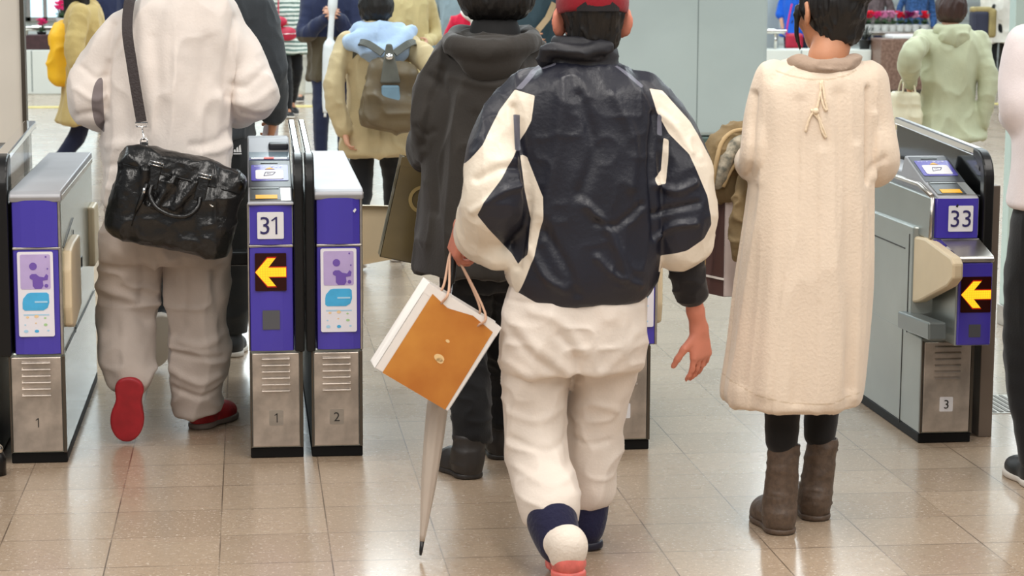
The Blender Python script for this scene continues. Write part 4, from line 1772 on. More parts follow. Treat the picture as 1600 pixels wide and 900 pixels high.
# ------------------------------------------------------------------ person 3: olive-black hooded jacket
Y3 = 6.72
OLJ = cloth('olive_black_jacket_cloth', (50, 46, 42), .7, (26, .2), noise=(6, .15))
BLK = cloth('black_trouser_cloth', (22, 22, 24), .85, (30, .2))
BOOTK = mat('black_rubber_boot', (46, 42, 40), .45, 0, (18, .15), (60, .1))
J = dict(s=.98, fw=0.)
J['head'], J['neck'] = A(774, -14, Y3 + .02), A(770, 50, Y3)
J['shL'], J['elL'], J['wrL'] = A(708, 95, Y3), A(668, 205, Y3), A(668, 232, Y3 + .2)
J['shR'], J['elR'], J['wrR'] = A(832, 95, Y3), A(872, 200, Y3), A(862, 250, Y3 + .18)
J['hdL'], J['cuL'] = unit((.1, .6, -1)), 1.0
J['hdR'] = unit((0, .8, -.7))
J['hipL'], J['hipR'] = A(735, 385, Y3), A(805, 385, Y3)
J['knL'], J['knR'] = A(722, 530, Y3), A(792, 530, Y3 + .12)
J['anL'], J['anR'] = A(738, 705, Y3 - .10), A(788, 665, Y3 + .10)
B3L = G(741, 750)
B3R = np.array([A(788, 700, Y3 + .12)[0], Y3 + .12, .0])
foot_joints(J, 'L', B3L, B3L + np.array([-.075, .21, 0]))
foot_joints(J, 'R', B3R, B3R + np.array([-.03, .23, 0]))
base3 = np.array([A(765, 700, Y3)[0], Y3, 0])
p3 = body_mesh(J, 'person in olive-black hooded jacket and black trousers carrying a dark shopping bag', base3, SKIN)


def b_(S):
    c = J['head']
    S.ell(c + np.array([0, -.01, .03]), (.118, .112, .115), None, .02)
    S.ell(c + np.array([0, -.02, -.02]), (.118, .108, .085), None, .03)
    S.cut(c + np.array([0, .06, 0]), (0, 1, -.1), .02)
    S.cut(c + np.array([0, 0, -.098]), (0, 0, -1), .03)


garment(p3, 'hair', HAIR_K, b_, J['head'] - .2, J['head'] + .2, .006, [(.003, (60, 60, 12), True)])


def b_(S):
    S.loft(rowsY(Y3, [(52, 728, 814, .08), (70, 712, 826, .10), (92, 690, 846, .12), (130, 672, 872, .14), (200, 664, 880, .16), (280, 662, 882, .17), (360, 656, 880, .175), (425, 650, 872, .17)]), .02,
           fold=lambda t, v: .025 * np.sin(6 * t + 2) * np.clip(1 - v * 1.3, 0, 1))
    S.chain([J['shL'], A(680, 150, Y3), A(675, 212, Y3), A(672, 240, Y3 + .16)], [.068, .070, .068, .056], .012)
    S.chain([J['shR'], A(862, 150, Y3), A(874, 205, Y3), J['wrR']], [.068, .070, .068, .05], .012)
    S.cut(A(760, 428, Y3), (.12, 0, -1), .01)


lo, hi = A(610, 450, Y3), A(930, 35, Y3)
garment(p3, 'jacket', OLJ, b_, (lo[0], Y3 - .26, lo[2]), (hi[0], Y3 + .32, hi[2]), .0065, [(.010, (6, 6, 1.6), True), (.004, (16, 16, 6), True)], strokes=(Y3 - .1, [
            ([(690, 110), (672, 170), (662, 230)], 7, -.014), ([(672, 120), (700, 150), (690, 230), (680, 330)], 8, -.010), ([(720, 150), (712, 260), (706, 380)], 10, .009),
            ([(660, 240), (668, 300), (664, 380)], 8, .009), ([(740, 180), (735, 280), (730, 400)], 9, -.008), ([(652, 200), (664, 214), (676, 206)], 5, -.008), ([(705, 120), (760, 134), (815, 120)], 6, .006)]))
COLK = mat('black_neck_collar', (18, 17, 18), .8, 0, (30, .2))
S = SDF(A(770, 50, Y3) - .14, A(770, 50, Y3) + .14, .005)
S.loft(rowsY(Y3, [(28, 740, 806, .062), (45, 734, 812, .07), (66, 728, 816, .075)]), .005)
finish(S, 'collar', COLK, p3)


def b_(S):
    S.ell(A(766, 82, Y3 - .10), (.118, .062, .058), None, .02)
    S.ell(A(768, 98, Y3 - .135), (.09, .045, .058), None, .03)
    S.chain([A(702, 66, Y3 - .03), A(718, 74, Y3 - .13), A(768, 80, Y3 - .165), A(816, 72, Y3 - .12), A(834, 62, Y3 - .02)], [.026, .03, .03, .03, .026], .012)
    S.chain([A(712, 64, Y3 - .0), A(722, 56, Y3 + .08), A(770, 60, Y3 + .11), A(818, 56, Y3 + .08), A(828, 62, Y3)], [.03, .03, .03, .03, .03], .012)
    S.ell(A(768, 50, Y3 - .06), (.085, .05, .045), None, .02, 'sub')


garment(p3, 'hood', OLJ, b_, A(766, 85, Y3) - .26, A(766, 85, Y3) + .26, .006, [(.004, (14, 14, 14), True)])


def b_(S):
    S.loft(rowsY(Y3, [(380, 690, 850, .13), (420, 690, 850, .13), (450, 694, 846, .11)]), .02)
    S.chain([A(732, 440, Y3), A(726, 540, Y3 - .02), A(735, 640, Y3 - .08), A(738, 700, Y3 - .08)], [.085, .070, .062, .056], .015)
    S.chain([A(800, 440, Y3), A(792, 540, Y3 + .10), A(788, 640, Y3 + .16), B3R + np.array([0, .05, .11])], [.085, .068, .060, .055], .015)
    S.cut(A(738, 694, Y3 - .1), (0, 0, -1), .006)


lo, hi = A(660, 720, Y3), A(880, 360, Y3)
garment(p3, 'trousers', BLK, b_, (lo[0], Y3 - .26, max(lo[2], .02)), (hi[0], Y3 + .3, hi[2]), .0065, [(.006, (9, 9, 5), True), (.003, (20, 20, 30), True)])


def boot(parent, heel, toe, up, m, shaft_top, r_top, r_an, wid=.045, ht=.05, sole_m=None, name='boot', h=.005, sole=.018):
    R = foot_frame(heel, toe, (0, 0, 1))
    heel, toe = np.array(heel, float), np.array(toe, float)
    L = np.linalg.norm(toe - heel)
    P = lambda x, y, z: heel + R @ np.array([x, y * L, z])
    st = np.array(shaft_top, float)
    lo, hi = bounds([heel, toe, st], .13)
    S = SDF(lo, hi, h)
    S.ell(P(0, .20, .045), [wid * .9, L * .21, .06], R, .01)
    S.ell(P(0, .66, .028), [wid * 1.06, L * .35, ht], R, .03)
    S.chain([P(0, .24, .05), (P(0, .22, .12) * .5 + (P(0, .2, 0) + (st - P(0, .2, 0)) * .5) * .5), st], [r_an, r_an, r_top], .03)
    S.cut(P(0, .5, sole * .6), R @ np.array([0, 0, -1.]), .003)
    d = unit(st - P(0, .24, .05))
    S.cut(st, d, .003)
    S.cap(st - d * .01, st + d * .05, r_top - .006, r_top - .006, .002, 'sub')
    o = finish(S, name, m, parent, wrinkle=[(.002, (14, 14, 40), True)])
    S = SDF(lo, hi, h)
    S.ell(P(0, .19, 0), [wid * .98, L * .19, .3], R, .01)
    S.ell(P(0, .66, 0), [wid * 1.14, L * .345, .3], R, .05)
    S.cut(P(0, .5, sole), R @ np.array([0, 0, 1.]), .004)
    S.cut(P(0, .5, .0), R @ np.array([0, 0, -1.]), .003)
    finish(S, 'sole', sole_m or m, o)
    return o


hh = B3L
boot(p3, hh, hh + np.array([-.075, .21, 0]), None, BOOTK, hh + np.array([-.008, .05, .135]), .047, .043, wid=.047)
hh = B3R
boot(p3, hh, hh + np.array([-.03, .23, 0]), None, BOOTK, hh + np.array([0, .045, .13]), .047, .043, wid=.046)


def paper_bag(name, label, o, ux_, uy_, uz_, wd, dp, ht, m_front, m_side, handles, m_handle, seam=None, h_pts=None, group=None):
    "open-topped paper carrier: four folded walls with thickness, gusset creases, base, cord handles"
    o = np.array(o, float)
    P = lambda x, y, z: o + np.array(ux_) * x + np.array(uy_) * y + np.array(uz_) * z
    root = empty(name, o, label, 'bag', group)
    a, b = wd / 2, dp / 2
    mb = MB()
    t = .002
    for sy in (-1, 1):
        mb.hexa([P(-a, sy * b, 0), P(a, sy * b, 0), P(a, sy * (b - t), 0), P(-a, sy * (b - t), 0), P(-a, sy * b, ht), P(a, sy * b, ht), P(a, sy * (b - t), ht), P(-a, sy * (b - t), ht)], m_front)
        mb.hexa([P(-a, sy * (b + .0006), ht - .028), P(a, sy * (b + .0006), ht - .028), P(a, sy * b, ht - .028), P(-a, sy * b, ht - .028), P(-a, sy * (b + .0006), ht), P(a, sy * (b + .0006), ht), P(a, sy * b, ht), P(-a, sy * b, ht)], seam or m_front)
    for sx in (-1, 1):
        q = a - dp * .12
        for (y0, y1) in ((-b, 0), (0, b)):
            x0, x1 = (a, q) if y0 < 0 else (q, a)
            mb.hexa([P(sx * a, y0, 0), P(sx * a, y1, 0), P(sx * (a - t), y1, 0), P(sx * (a - t), y0, 0), P(sx * x0, y0, ht), P(sx * x1, y1, ht), P(sx * (x1 - t), y1, ht), P(sx * (x0 - t), y0, ht)], m_side)
    mb.hexa([P(-a, -b, 0), P(a, -b, 0), P(a, b, 0), P(-a, b, 0), P(-a, -b, .002), P(a, -b, .002), P(a, b, .002), P(-a, b, .002)], m_side)
    mb.build('bag_body', root)
    for sy in ((-1, 1) if handles else ()):
        mb = MB()
        if h_pts is not None:
            top = np.array(h_pts, float)
            pts = [P(-a * .5, sy * b * .98, ht - .03), P(-a * .5, sy * b * .9, ht + .01), top + np.array(ux_) * -.012, top + np.array(ux_) * .012, P(a * .5, sy * b * .9, ht + .01), P(a * .5, sy * b * .98, ht - .03)]
        else:
            pts = [P(-a * .45, sy * b, ht - .03), P(-a * .44, sy * b, ht + .05), P(-a * .25, sy * b, ht + .11), P(a * .25, sy * b, ht + .11), P(a * .44, sy * b, ht + .05), P(a * .45, sy * b, ht - .03)]
        mb.tube(spline(pts, 5), .0035, m_handle, 6)
        mb.build('handle', root)
    return root


OLBAG = mat('dark_olive_glossy_paper', (108, 94, 62), .28, 0, (4, .35), (9, .15), coat=.4)
GOLD = mat('pale_gold_ring_print', (190, 166, 110), .35, .4)
CORD = mat('dark_cord', (50, 44, 36), .7)
Yp = Y3 + .30
bl_, br_, tl_ = A(592, 398, Yp), A(706, 422, Yp), A(606, 240, Yp)
ux_ = unit(br_ - bl_)
uz_ = unit(tl_ - bl_ - ux_ * ((tl_ - bl_) @ ux_))
uy_ = np.cross(uz_, ux_)
wd, ht = np.linalg.norm(br_ - bl_), np.linalg.norm(tl_ - bl_)
ob = (bl_ + br_) / 2
pb = paper_bag('shopping_bag', 'dark olive glossy shopping bag with gold ring, held by the hooded-jacket person', ob, ux_, uy_, uz_, wd, .10, ht, OLBAG, OLBAG, True, CORD, h_pts=J['wrL'] + np.array([0, .03, -.085]))
mb = MB()
c = A(660, 312, Yp - .052)
rg = []
for rr in (.045, .034):
    rg.append([c + ux_ * rr * math.cos(t) + uz_ * rr * math.sin(t) - uy_ * .001 for t in np.linspace(0, 2 * math.pi, 28, endpoint=False)])
mb.poly(rg[0] + rg[1], [(i, (i + 1) % 28, 28 + (i + 1) % 28, 28 + i) for i in range(28)], GOLD)
mb.build('ring_mark', pb)

# ------------------------------------------------------------------ person 4: boy in the baseball jacket
Y4 = 5.70
CRM = (226, 214, 196)
NAVJ = mat('navy_nylon', (27, 28, 40), .42, 0, (5, .2), (90, .12), None, [('cream', CRM), ('pipe', (104, 104, 116))], .5)
WPANT = cloth('white_baseball_pants', (226, 214, 202), .75, (26, .22))
NSOCK = cloth('navy_sock', (26, 26, 56), .8, (90, .3))
WSOCK = cloth('white_sock', (228, 216, 202), .85, (90, .3))
CAPR = cloth('red_cap_cloth', (132, 8, 26), .7, (70, .15))
UNDER = cloth('black_undershirt', (26, 22, 24), .7, (40, .15))
PINKS = mat('pink_red_shoe', (238, 120, 110), .5, 0, (18, .3), (60, .2))
NSOLE = mat('dark_navy_sole', (22, 22, 40), .5)
J = dict(s=1.0, fw=0., hs=1.0)
J['head'], J['neck'] = A(924, 34, Y4 + .03), A(908, 92, Y4)
J['ear'], J['eara'], J['ar'] = 1.24, .95, .6
J['shL'], J['elL'], J['wrL'] = A(826, 150, Y4), A(776, 300, Y4 - .07), A(722, 352, Y4 + .10)
J['shR'], J['elR'], J['wrR'] = A(1000, 150, Y4), A(1062, 372, Y4 - .03), A(1092, 512, Y4 + .05)
J['hdL'], J['pnL'], J['thL'], J['cuL'] = unit((-.25, .25, -1)), (1, .2, 0), (.1, 1, 0), 1.0
J['hdR'], J['pnR'], J['thR'], J['cuR'] = unit((.10, .05, -1)), (-.6, .8, 0), (-.8, -.2, 0), .35
J['hipL'], J['hipR'] = A(856, 520, Y4), A(938, 520, Y4)
J['knL'], J['knR'] = A(843, 690, Y4 + .02), A(926, 670, Y4 + .08)
J['anL'], J['anR'] = A(868, 842, Y4 - .22), A(918, 842, Y4 + .05)
_h = A(890, 908, 5.36)
SH4L = (_h, np.array([_h[0] + .02, 5.60, .010]), (0, .2, 1))
_h = np.array([A(920, 850, Y4 + .02)[0], Y4 + .0, .002])
SH4R = (_h, _h + np.array([-.01, .25, 0]), (0, 0, 1))
foot_joints(J, 'L', *SH4L)
foot_joints(J, 'R', *SH4R)
base4 = np.array([A(905, 860, Y4)[0], Y4, 0])
p4 = body_mesh(J, 'boy in navy and cream baseball jacket, red cap and white pants seen from behind', base4, SKIN_R, .006)
hair(p4, J, 'crop', HAIR_K, .005, .95)


def b_(S):
    c = J['head'] + np.array([0, -.015, .050])
    S.ell(c, (.096, .116, .108), None, .01)
    S.cut(c + np.array([0, 0, -.030]), (0, -.12, -1), .006)


cp = garment(p4, 'cap', CAPR, b_, J['head'] - .2, J['head'] + .2, .005)
mb = MB()
c = J['head'] + np.array([0, -.015, .050])
pts = []
for t in np.linspace(-.62, .62, 15):
    pts.append(c + np.array([.097 * math.sin(t), -.117 * math.cos(t), -.020]))
arch = []
for t in np.linspace(-.62, .62, 15):
    z = .018 + .0 * t
    zz = .028 * math.cos(t / .62 * math.pi / 2)
    rr = math.sqrt(max(0, 1 - ((zz + .0) / .108) ** 2))
    arch.append(c + np.array([.097 * rr * math.sin(t), -.1172 * rr * math.cos(t), zz - .012]))
mb.poly(pts + arch, [(i, i + 1, 16 + i, 15 + i) for i in range(14)], UNDER)
mb.build('cap_opening', cp)
S = SDF(J['head'] + np.array([-.14, .0, -.06]), J['head'] + np.array([.14, .24, .12]), .005)
S.ell(J['head'] + np.array([0, .09, .028]), (.085, .095, .012), None, .005)
finish(S, 'cap_brim', CAPR, cp)

torso = rowsY(Y4, [(96, 858, 962, .08), (112, 830, 988, .10), (138, 806, 1014, .125), (175, 796, 1026, .14), (230, 796, 1030, .15), (300, 798, 1032, .158), (370, 796, 1032, .16), (425, 794, 1028, .16), (452, 802, 1018, .152), (468, 812, 1004, .14)])
lsl = [A(826, 150, Y4), A(782, 225, Y4 - .01), A(775, 312, Y4 - .06), A(750, 366, Y4 + .04)]
rsl = [A(1000, 150, Y4), A(1046, 222, Y4), A(1066, 320, Y4 - .02), A(1060, 378, Y4 - .02)]


def b_(S):
    S.loft(torso, .02, fold=lambda t, v: .012 * np.sin(4 * t + 9 * v) * np.clip(1.0 - v, 0, 1))
    S.chain(lsl, [.070, .080, .088, .066], .016)
    S.chain([A(748, 362, Y4 + .03), A(776, 398, Y4 - .02)], [.05, .036], .03)
    S.chain(rsl, [.068, .080, .088, .074], .016)
    S.chain([A(1052, 384, Y4 - .02), A(1094, 382, Y4 - .02)], [.04, .03], .03)


cream = poly_mask([
    [(800, 138), (828, 146), (822, 185), (800, 230), (774, 272), (746, 308), (738, 328), (756, 350), (796, 392), (812, 420), (760, 440), (690, 380), (680, 300), (712, 268), (748, 222), (776, 170)],
    [(806, 236), (816, 240), (838, 300), (838, 335), (826, 390), (800, 468), (770, 470), (790, 430), (816, 390), (822, 335), (812, 290)],
    [(1008, 136), (1030, 140), (1075, 190), (1110, 250), (1135, 330), (1135, 420), (1022, 420), (1024, 394), (1062, 384), (1090, 366), (1102, 345), (1094, 300), (1066, 236), (1036, 205), (1018, 172)],
    [(1028, 212), (1036, 215), (1034, 250), (1030, 282), (1016, 284), (1012, 274), (1024, 262)],
], Y4)
pipe = poly_mask([[(862, 97), (872, 97), (872, 102), (845, 112), (818, 140), (808, 140), (836, 112)], [(964, 104), (970, 104), (990, 118), (1010, 136), (1004, 138), (984, 121)], [(804, 180), (813, 180), (815, 236), (805, 236)], [(1030, 180), (1036, 180), (1037, 213), (1029, 212)]], Y4 - .1)
lo, hi = A(660, 490, Y4), A(1160, 70, Y4)
jk = garment(p4, 'jacket', NAVJ, b_, (lo[0], Y4 - .28, lo[2]), (hi[0], Y4 + .26, hi[2]), .0055,
             [(.004, (5, 5, 3), True), (.003, (11, 11, 7), True), (.0015, (24, 24, 18), True)], {'cream': cream, 'pipe': pipe}, strokes=(Y4 - .12, [
                ([(805, 170), (818, 250), (826, 330), (812, 420)], 6, -.012), ([(1026, 180), (1018, 270), (1024, 370)], 6, -.012),
                ([(905, 150), (925, 230), (905, 300)], 10, -.010), ([(880, 130), (870, 230), (850, 330)], 11, .008), 
                ([(960, 150), (990, 220), (985, 290)], 10, .009), ([(915, 320), (950, 360), (975, 430)], 7, .011), ([(930, 400), (960, 430), (1000, 445)], 6, .008),
                ([(1000, 320), (960, 350), (930, 345)], 6, -.008), ([(830, 390), (850, 430), (880, 450)], 7, .008), ([(850, 360), (880, 410), (900, 456)], 8, -.008),
                ([(1028, 290), (1060, 300), (1088, 288)], 6, .009), ([(1026, 335), (1060, 325), (1092, 318)], 5, -.009), ([(1030, 372), (1060, 352), (1088, 350)], 5, .010),
                ([(740, 330), (780, 300), (815, 290)], 6, .008), ([(745, 280), (780, 262), (810, 262)], 6, -.008), ([(1036, 180), (1060, 200), (1085, 240)], 6, .006)]))


def b_(S):
    S.loft(rowsY(Y4 + .01, [(58, 862, 958, .078), (78, 856, 962, .085), (100, 848, 968, .092), (116, 840, 976, .095)]), .01, p=2.1)
    S.chain([A(848, 96, Y4 - .03), A(862, 78, Y4 - .06), A(910, 82, Y4 - .085), A(952, 72, Y4 - .07)], [.016, .018, .018, .014], .015)


col = garment(p4, 'collar', mat('navy_collar', (20, 20, 28), .6, 0, (8, .2), (40, .2)), b_, A(830, 140, Y4) - .2, A(1000, 30, Y4) + .2, .005, [(.003, (18, 18, 40), True)])


def b_(S):
    S.loft(rowsY(Y4, [(440, 800, 1010, .13), (480, 790, 1008, .14), (530, 785, 1006, .145), (575, 786, 998, .13)]), .02, p=2.4)
    S.chain([A(842, 555, Y4), A(838, 660, Y4 + .0), A(846, 735, Y4 - .06), A(856, 790, Y4 - .16)], [.092, .087, .083, .078], .012)
    S.chain([A(946, 555, Y4 + .02), A(932, 660, Y4 + .06), A(924, 730, Y4 + .06), A(924, 764, Y4 + .055)], [.09, .078, .068, .064], .012)


lo, hi = A(740, 830, Y4), A(1060, 420, Y4)
garment(p4, 'trousers', WPANT, b_, (lo[0], Y4 - .3, lo[2]), (hi[0], Y4 + .3, hi[2]), .0058,
        [(.006, (6, 6, 6), True), (.003, (13, 13, 18), True), (.0015, (30, 30, 30), False)], strokes=(Y4 - .1, [
            ([(896, 560), (898, 620), (894, 720)], 9, -0.0104), ([(800, 500), (840, 540), (890, 580)], 9, 0.0059), ([(806, 530), (846, 566), (880, 590)], 7, -0.0052),
            ([(830, 486), (876, 500), (910, 548)], 8, 0.0059), ([(990, 520), (960, 560), (925, 590)], 9, 0.0052), ([(870, 520), (896, 552), (905, 590)], 6, -0.0059),
            ([(800, 570), (840, 590), (885, 588)], 7, 0.0052), ([(800, 650), (840, 660), (886, 640)], 7, 0.0039), ([(805, 690), (850, 702), (890, 690)], 6, -0.0046),
            ([(808, 730), (850, 744), (892, 735)], 7, 0.0052), ([(905, 700), (930, 706), (960, 700)], 5, -0.0033), ([(905, 650), (935, 640), (970, 650)], 7, 0.0033), ([(800, 474), (900, 470), (1004, 474)], 4, -0.0033)]))
for nm, a, b, c, ra, rb, rc in (('sock', A(924, 745, Y4 + .055), A(922, 795, Y4 + .05), A(918, 828, Y4 + .035), .050, .048, .043),
                                ('sock', A(858, 790, Y4 - .17), A(863, 815, Y4 - .20), A(873, 850, Y4 - .242), .060, .064, .054)):
    S = SDF(*[q for q in bounds([a, b, c], .1)], .005)
    S.chain([a, b, c], [ra, rb, rc], .01)
    finish(S, nm, NSOCK, p4)
# feet: standing foot ahead, trailing foot just off the floor nearer the lens
make_shoe(p4, *SH4R, WSOCK, NSOLE, wid=.046, ht=.045, collar=.0, sole=.024)
S = SDF(*bounds([A(918, 840, Y4 + .03), J['anR']], .1), .005)
S.chain([A(918, 825, Y4 + .035), SH4R[0] + np.array([0, .05, .04])], [.041, .042], .01)
finish(S, 'white_sock_band', WSOCK, p4)
AL = J['anL']
S = SDF(*bounds([A(868, 832, Y4 - .24), AL], .1), .005)
S.chain([A(873, 846, Y4 - .242), AL + np.array([0, -.005, 0]), SH4L[0] + np.array([.0, .05, .05])], [.052, .048, .044], .01)
S.cut(A(873, 850, Y4 - .24), unit(J['knL'] - AL), .003)
finish(S, 'white_sock_band', WSOCK, p4)
make_shoe(p4, *SH4L, PINKS, PINKS, wid=.047, ht=.05, sole=.02, collar=.0)
# black undersleeve on the hanging right arm
S = SDF(*bounds([J['elR'], A(1084, 470, Y4 + .04)], .12), .005)
_e, _w = J['elR'], J['wrR']
S.chain([_e + np.array([0, 0, .03]), _e * .68 + _w * .32, _e * .40 + _w * .60], [.052, .047, .043], .01)
finish(S, 'undersleeve', UNDER, p4, wrinkle=[(.003, (20, 20, 30), True)])

# paper carrier with orange-brown print, swinging from the boy's hand
ORB = mat('orange_brown_print', (206, 138, 56), .4, 0, (5, .22), (8, .2), (182, 108, 36), coat=.2)
WPAP = mat('white_carrier_paper', (236, 230, 224), .5, 0, (6, .05))
TWINE = mat('tan_twine', (198, 158, 132), .8)
Yq = Y4 - .03
bl_, br_, tl_ = A(586, 570, Yq), A(690, 630, Yq), A(650, 432, Yq)
br_ = bl_ + (A(692, 636, Yq) - bl_)
tr_ = A(762, 500, Yq)
ux_ = unit((br_ - bl_) + (tr_ - tl_))
uz_ = unit(((tl_ - bl_) + (tr_ - br_)) - ux_ * (((tl_ - bl_) + (tr_ - br_)) @ ux_))
uy_ = np.cross(uz_, ux_)
rot = 0.10
ux2 = unit(ux_ * math.cos(rot) + uy_ * math.sin(rot))
uy2 = np.cross(uz_, ux2)
wd = np.linalg.norm(br_ - bl_)
ht = np.linalg.norm(tl_ - bl_) * 1.02
cb = paper_bag('paper_bag', 'orange-brown and white paper carrier bag swinging from the left hand of the boy', (bl_ + br_) / 2, ux2, uy2, uz_, wd + .018, .085, ht, WPAP, WPAP, True, TWINE, WPAP, h_pts=J['wrL'] + np.array([-.02, .02, -.085]))
mb = MB()
o = (bl_ + br_) / 2
P = lambda x, y, z: o + ux2 * x + uy2 * y + uz_ * z
a = wd / 2
yy = -.0435
n_ = -uy2
mb.flat([P(-a * .86, yy, .0), P(a * .99, yy, .0), P(a * .95, yy, ht - .022), P(a * .3, yy, ht - .012), P(-a * .35, yy, ht - .03), P(-a * .86, yy, ht - .018)], n_, .0008, ORB)
PALEO = mat('painted_pale_sheen', (232, 196, 140), .35)  # pale ovals: sheen of the bag front painted as colour
for (u, v, r) in ((.15, .11, .010), (.20, .105, .007), (.1, .16, .004)):
    mb.flat([P(a * u + r * math.cos(t) * 1.5, yy - .001, v + r * math.sin(t)) for t in np.linspace(0, 2 * math.pi, 14, endpoint=False)], n_, .0005, PALEO)
mb.build('printed_front', cb)

# folded umbrella held in the same hand
UMB = mat('beige_grey_umbrella_cloth', (186, 172, 158), .5, 0, (10, .12), (20, .2), stretch=(1, 1, .2), coat=.1)
h0, h1 = A(712, 385, Y4 + .15), G(657, 868, .012)
ub = empty('folded_umbrella', h1, 'long folded beige umbrella hanging point down behind the paper carrier bag', 'umbrella')
d = h1 - h0
L = np.linalg.norm(d)
at = lambda t: h0 + d * t
mb = MB()
prof = [(.30, .010), (.36, .022), (.52, .027), (.62, .0255), (.76, .020), (.88, .012), (.955, .0065)]
ts = np.linspace(.30, .955, 30)
rr = np.interp(ts, *zip(*prof))
k = mb.mi(UMB)
n1 = unit(np.cross(d, (0, 1, 0)))
n2 = unit(np.cross(d, n1))
rings = []
for t, r in zip(ts, rr):
    ring = []
    for j in range(32):
        an = 2 * math.pi * j / 32
        q = r * (1 + .16 * abs(math.sin(an * 4 + t * 2.5)) ** .7 - .08)
        ring.append(mb.bm.verts.new(tuple(at(t) + n1 * math.cos(an) * q + n2 * math.sin(an) * q)))
    rings.append(ring)
for r0, r1 in zip(rings, rings[1:]):
    for j in range(32):
        fc = mb.bm.faces.new([r0[j], r0[(j + 1) % 32], r1[(j + 1) % 32], r1[j]])
        fc.smooth = True
mb.bm.faces.new(rings[0])
mb.bm.faces.new(rings[-1][::-1])
mb.build('canopy', ub)
mb = MB()
mb.tube([at(.05), at(.955)], .004, CHROME, 8)
mb.build('shaft', ub)
mb = MB()
mb.tube([at(.95), at(.985), at(1.0)], [.0065, .005, .003], BLACK, 8)
mb.build('tip', ub)
mb = MB()
hk = [at(.12), at(.0), at(-.02) + np.array([.01, .02, .02]), at(-.03) + np.array([.03, .04, .02]), at(-.01) + np.array([.045, .05, 0])]
mb.tube(spline(hk, 5), .009, BLACK, 8)
mb.build('handle', ub)

# ------------------------------------------------------------------ person 5: woman in the cream dress
Y5 = 5.86
DRESS = cloth('cream_knit_dress', (224, 206, 186), .85, (120, .2), [('seam', (206, 186, 162))], noise=(8, .04))
TAUPE = cloth('taupe_scarf', (164, 142, 124), .85, (60, .3))
LEGG = cloth('black_leggings', (20, 19, 20), .7, (60, .1))
BOOTB = mat('brown_speckled_boot', (98, 80, 66), .5, 0, (60, .3), (70, .25))
J = dict(s=.95, fw=0., hfw=.42, hs=.98, tilt=-.10, ear=1.1)
J['head'], J['neck'] = A(1294, 20, Y5 + .04), A(1292, 92, Y5)
J['shL'], J['elL'], J['wrL'] = A(1212, 128, Y5), A(1176, 250, Y5), A(1172, 250, Y5 + .20)
J['shR'], J['elR'], J['wrR'] = A(1350, 128, Y5), A(1374, 250, Y5), A(1345, 258, Y5 + .2)
J['hdL'], J['hdR'] = unit((.25, 1, .1)), unit((-.4, 1, .1))
J['hipL'], J['hipR'] = A(1232, 390, Y5), A(1302, 390, Y5)
J['knL'], J['knR'] = A(1226, 580, Y5), A(1290, 580, Y5 + .06)
hL, hR = G(1226, 838), G(1281, 816)
foot_joints(J, 'L', hL, hL + np.array([-.014, .24, 0]))
foot_joints(J, 'R', hR, hR + np.array([-.014, .24, 0]))
J['knL'], J['knR'] = A(1224, 590, hL[1] + .06), A(1288, 590, hR[1] + .06)
base5 = np.array([A(1255, 820, Y5)[0], Y5, 0])
p5 = body_mesh(J, 'woman in long cream dress, black leggings and brown boots with her hair in a bun', base5, SKIN_T, .006)
hair(p5, J, 'bun', HAIR_K, .005, 1.03)
drs = rowsY(Y5, [(94, 1232, 1342, .070), (106, 1212, 1354, .088), (128, 1194, 1366, .108), (170, 1184, 1366, .122), (240, 1178, 1364, .132), (330, 1166, 1362, .15), (440, 1150, 1360, .17), (540, 1139, 1352, .185), (600, 1131, 1346, .19), (626, 1131, 1340, .19)])


def b_(S):
    S.loft(drs, .02, p=2.15, fold=lambda t, v: (.022 * np.sin(9 * t + 1) + .014 * np.sin(17 * t + 2.2)) * np.clip(1.05 - v * 1.2, 0, 1))
    S.chain([J['shL'], A(1194, 185, Y5), A(1184, 252, Y5), J['wrL']], [.056, .052, .052, .044], .008)
    S.chain([J['shR'], A(1364, 190, Y5), A(1371, 255, Y5), J['wrR']], [.058, .052, .054, .046], .008)
    S.ell(A(1290, 78, Y5 - .01), (.088, .085, .042), None, .012, 'sub')


dseam = poly_mask([[(1224, 111), (1245, 119), (1270, 124), (1300, 124), (1330, 117), (1350, 109), (1350, 112), (1330, 120), (1300, 127), (1270, 127), (1245, 122), (1224, 114)], [(1130, 590), (1180, 615), (1230, 624), (1290, 624), (1345, 612), (1345, 615), (1290, 627), (1230, 627), (1180, 618), (1130, 593)]], Y5 - .14)
lo, hi = A(1090, 665, Y5), A(1440, 60, Y5)
dr = garment(p5, 'dress', DRESS, b_, (lo[0], Y5 - .28, lo[2]), (hi[0], Y5 + .34, hi[2]), .006,
             [(.005, (10, 10, .9), True), (.003, (22, 22, 2), True)], {'seam': dseam}, strokes=(Y5 - .12, [
                ([(1364, 140), (1362, 210), (1360, 285)], 5, -.014), ([(1192, 150), (1186, 210), (1182, 280)], 5, -.012), ([(1310, 150), (1318, 300), (1322, 600)], 12, -.008),
                ([(1220, 140), (1212, 300), (1190, 610)], 12, .008), ([(1250, 160), (1246, 320), (1235, 620)], 11, -.007), ([(1340, 230), (1342, 400), (1332, 620)], 8, .008),
                ([(1190, 300), (1178, 450), (1160, 600)], 9, -.007), ([(1285, 240), (1290, 420), (1285, 620)], 12, .006), ([(1375, 180), (1384, 230), (1374, 280)], 6, .007), ([(1390, 250), (1372, 262), (1362, 280)], 5, -.007)]))
mb = MB()


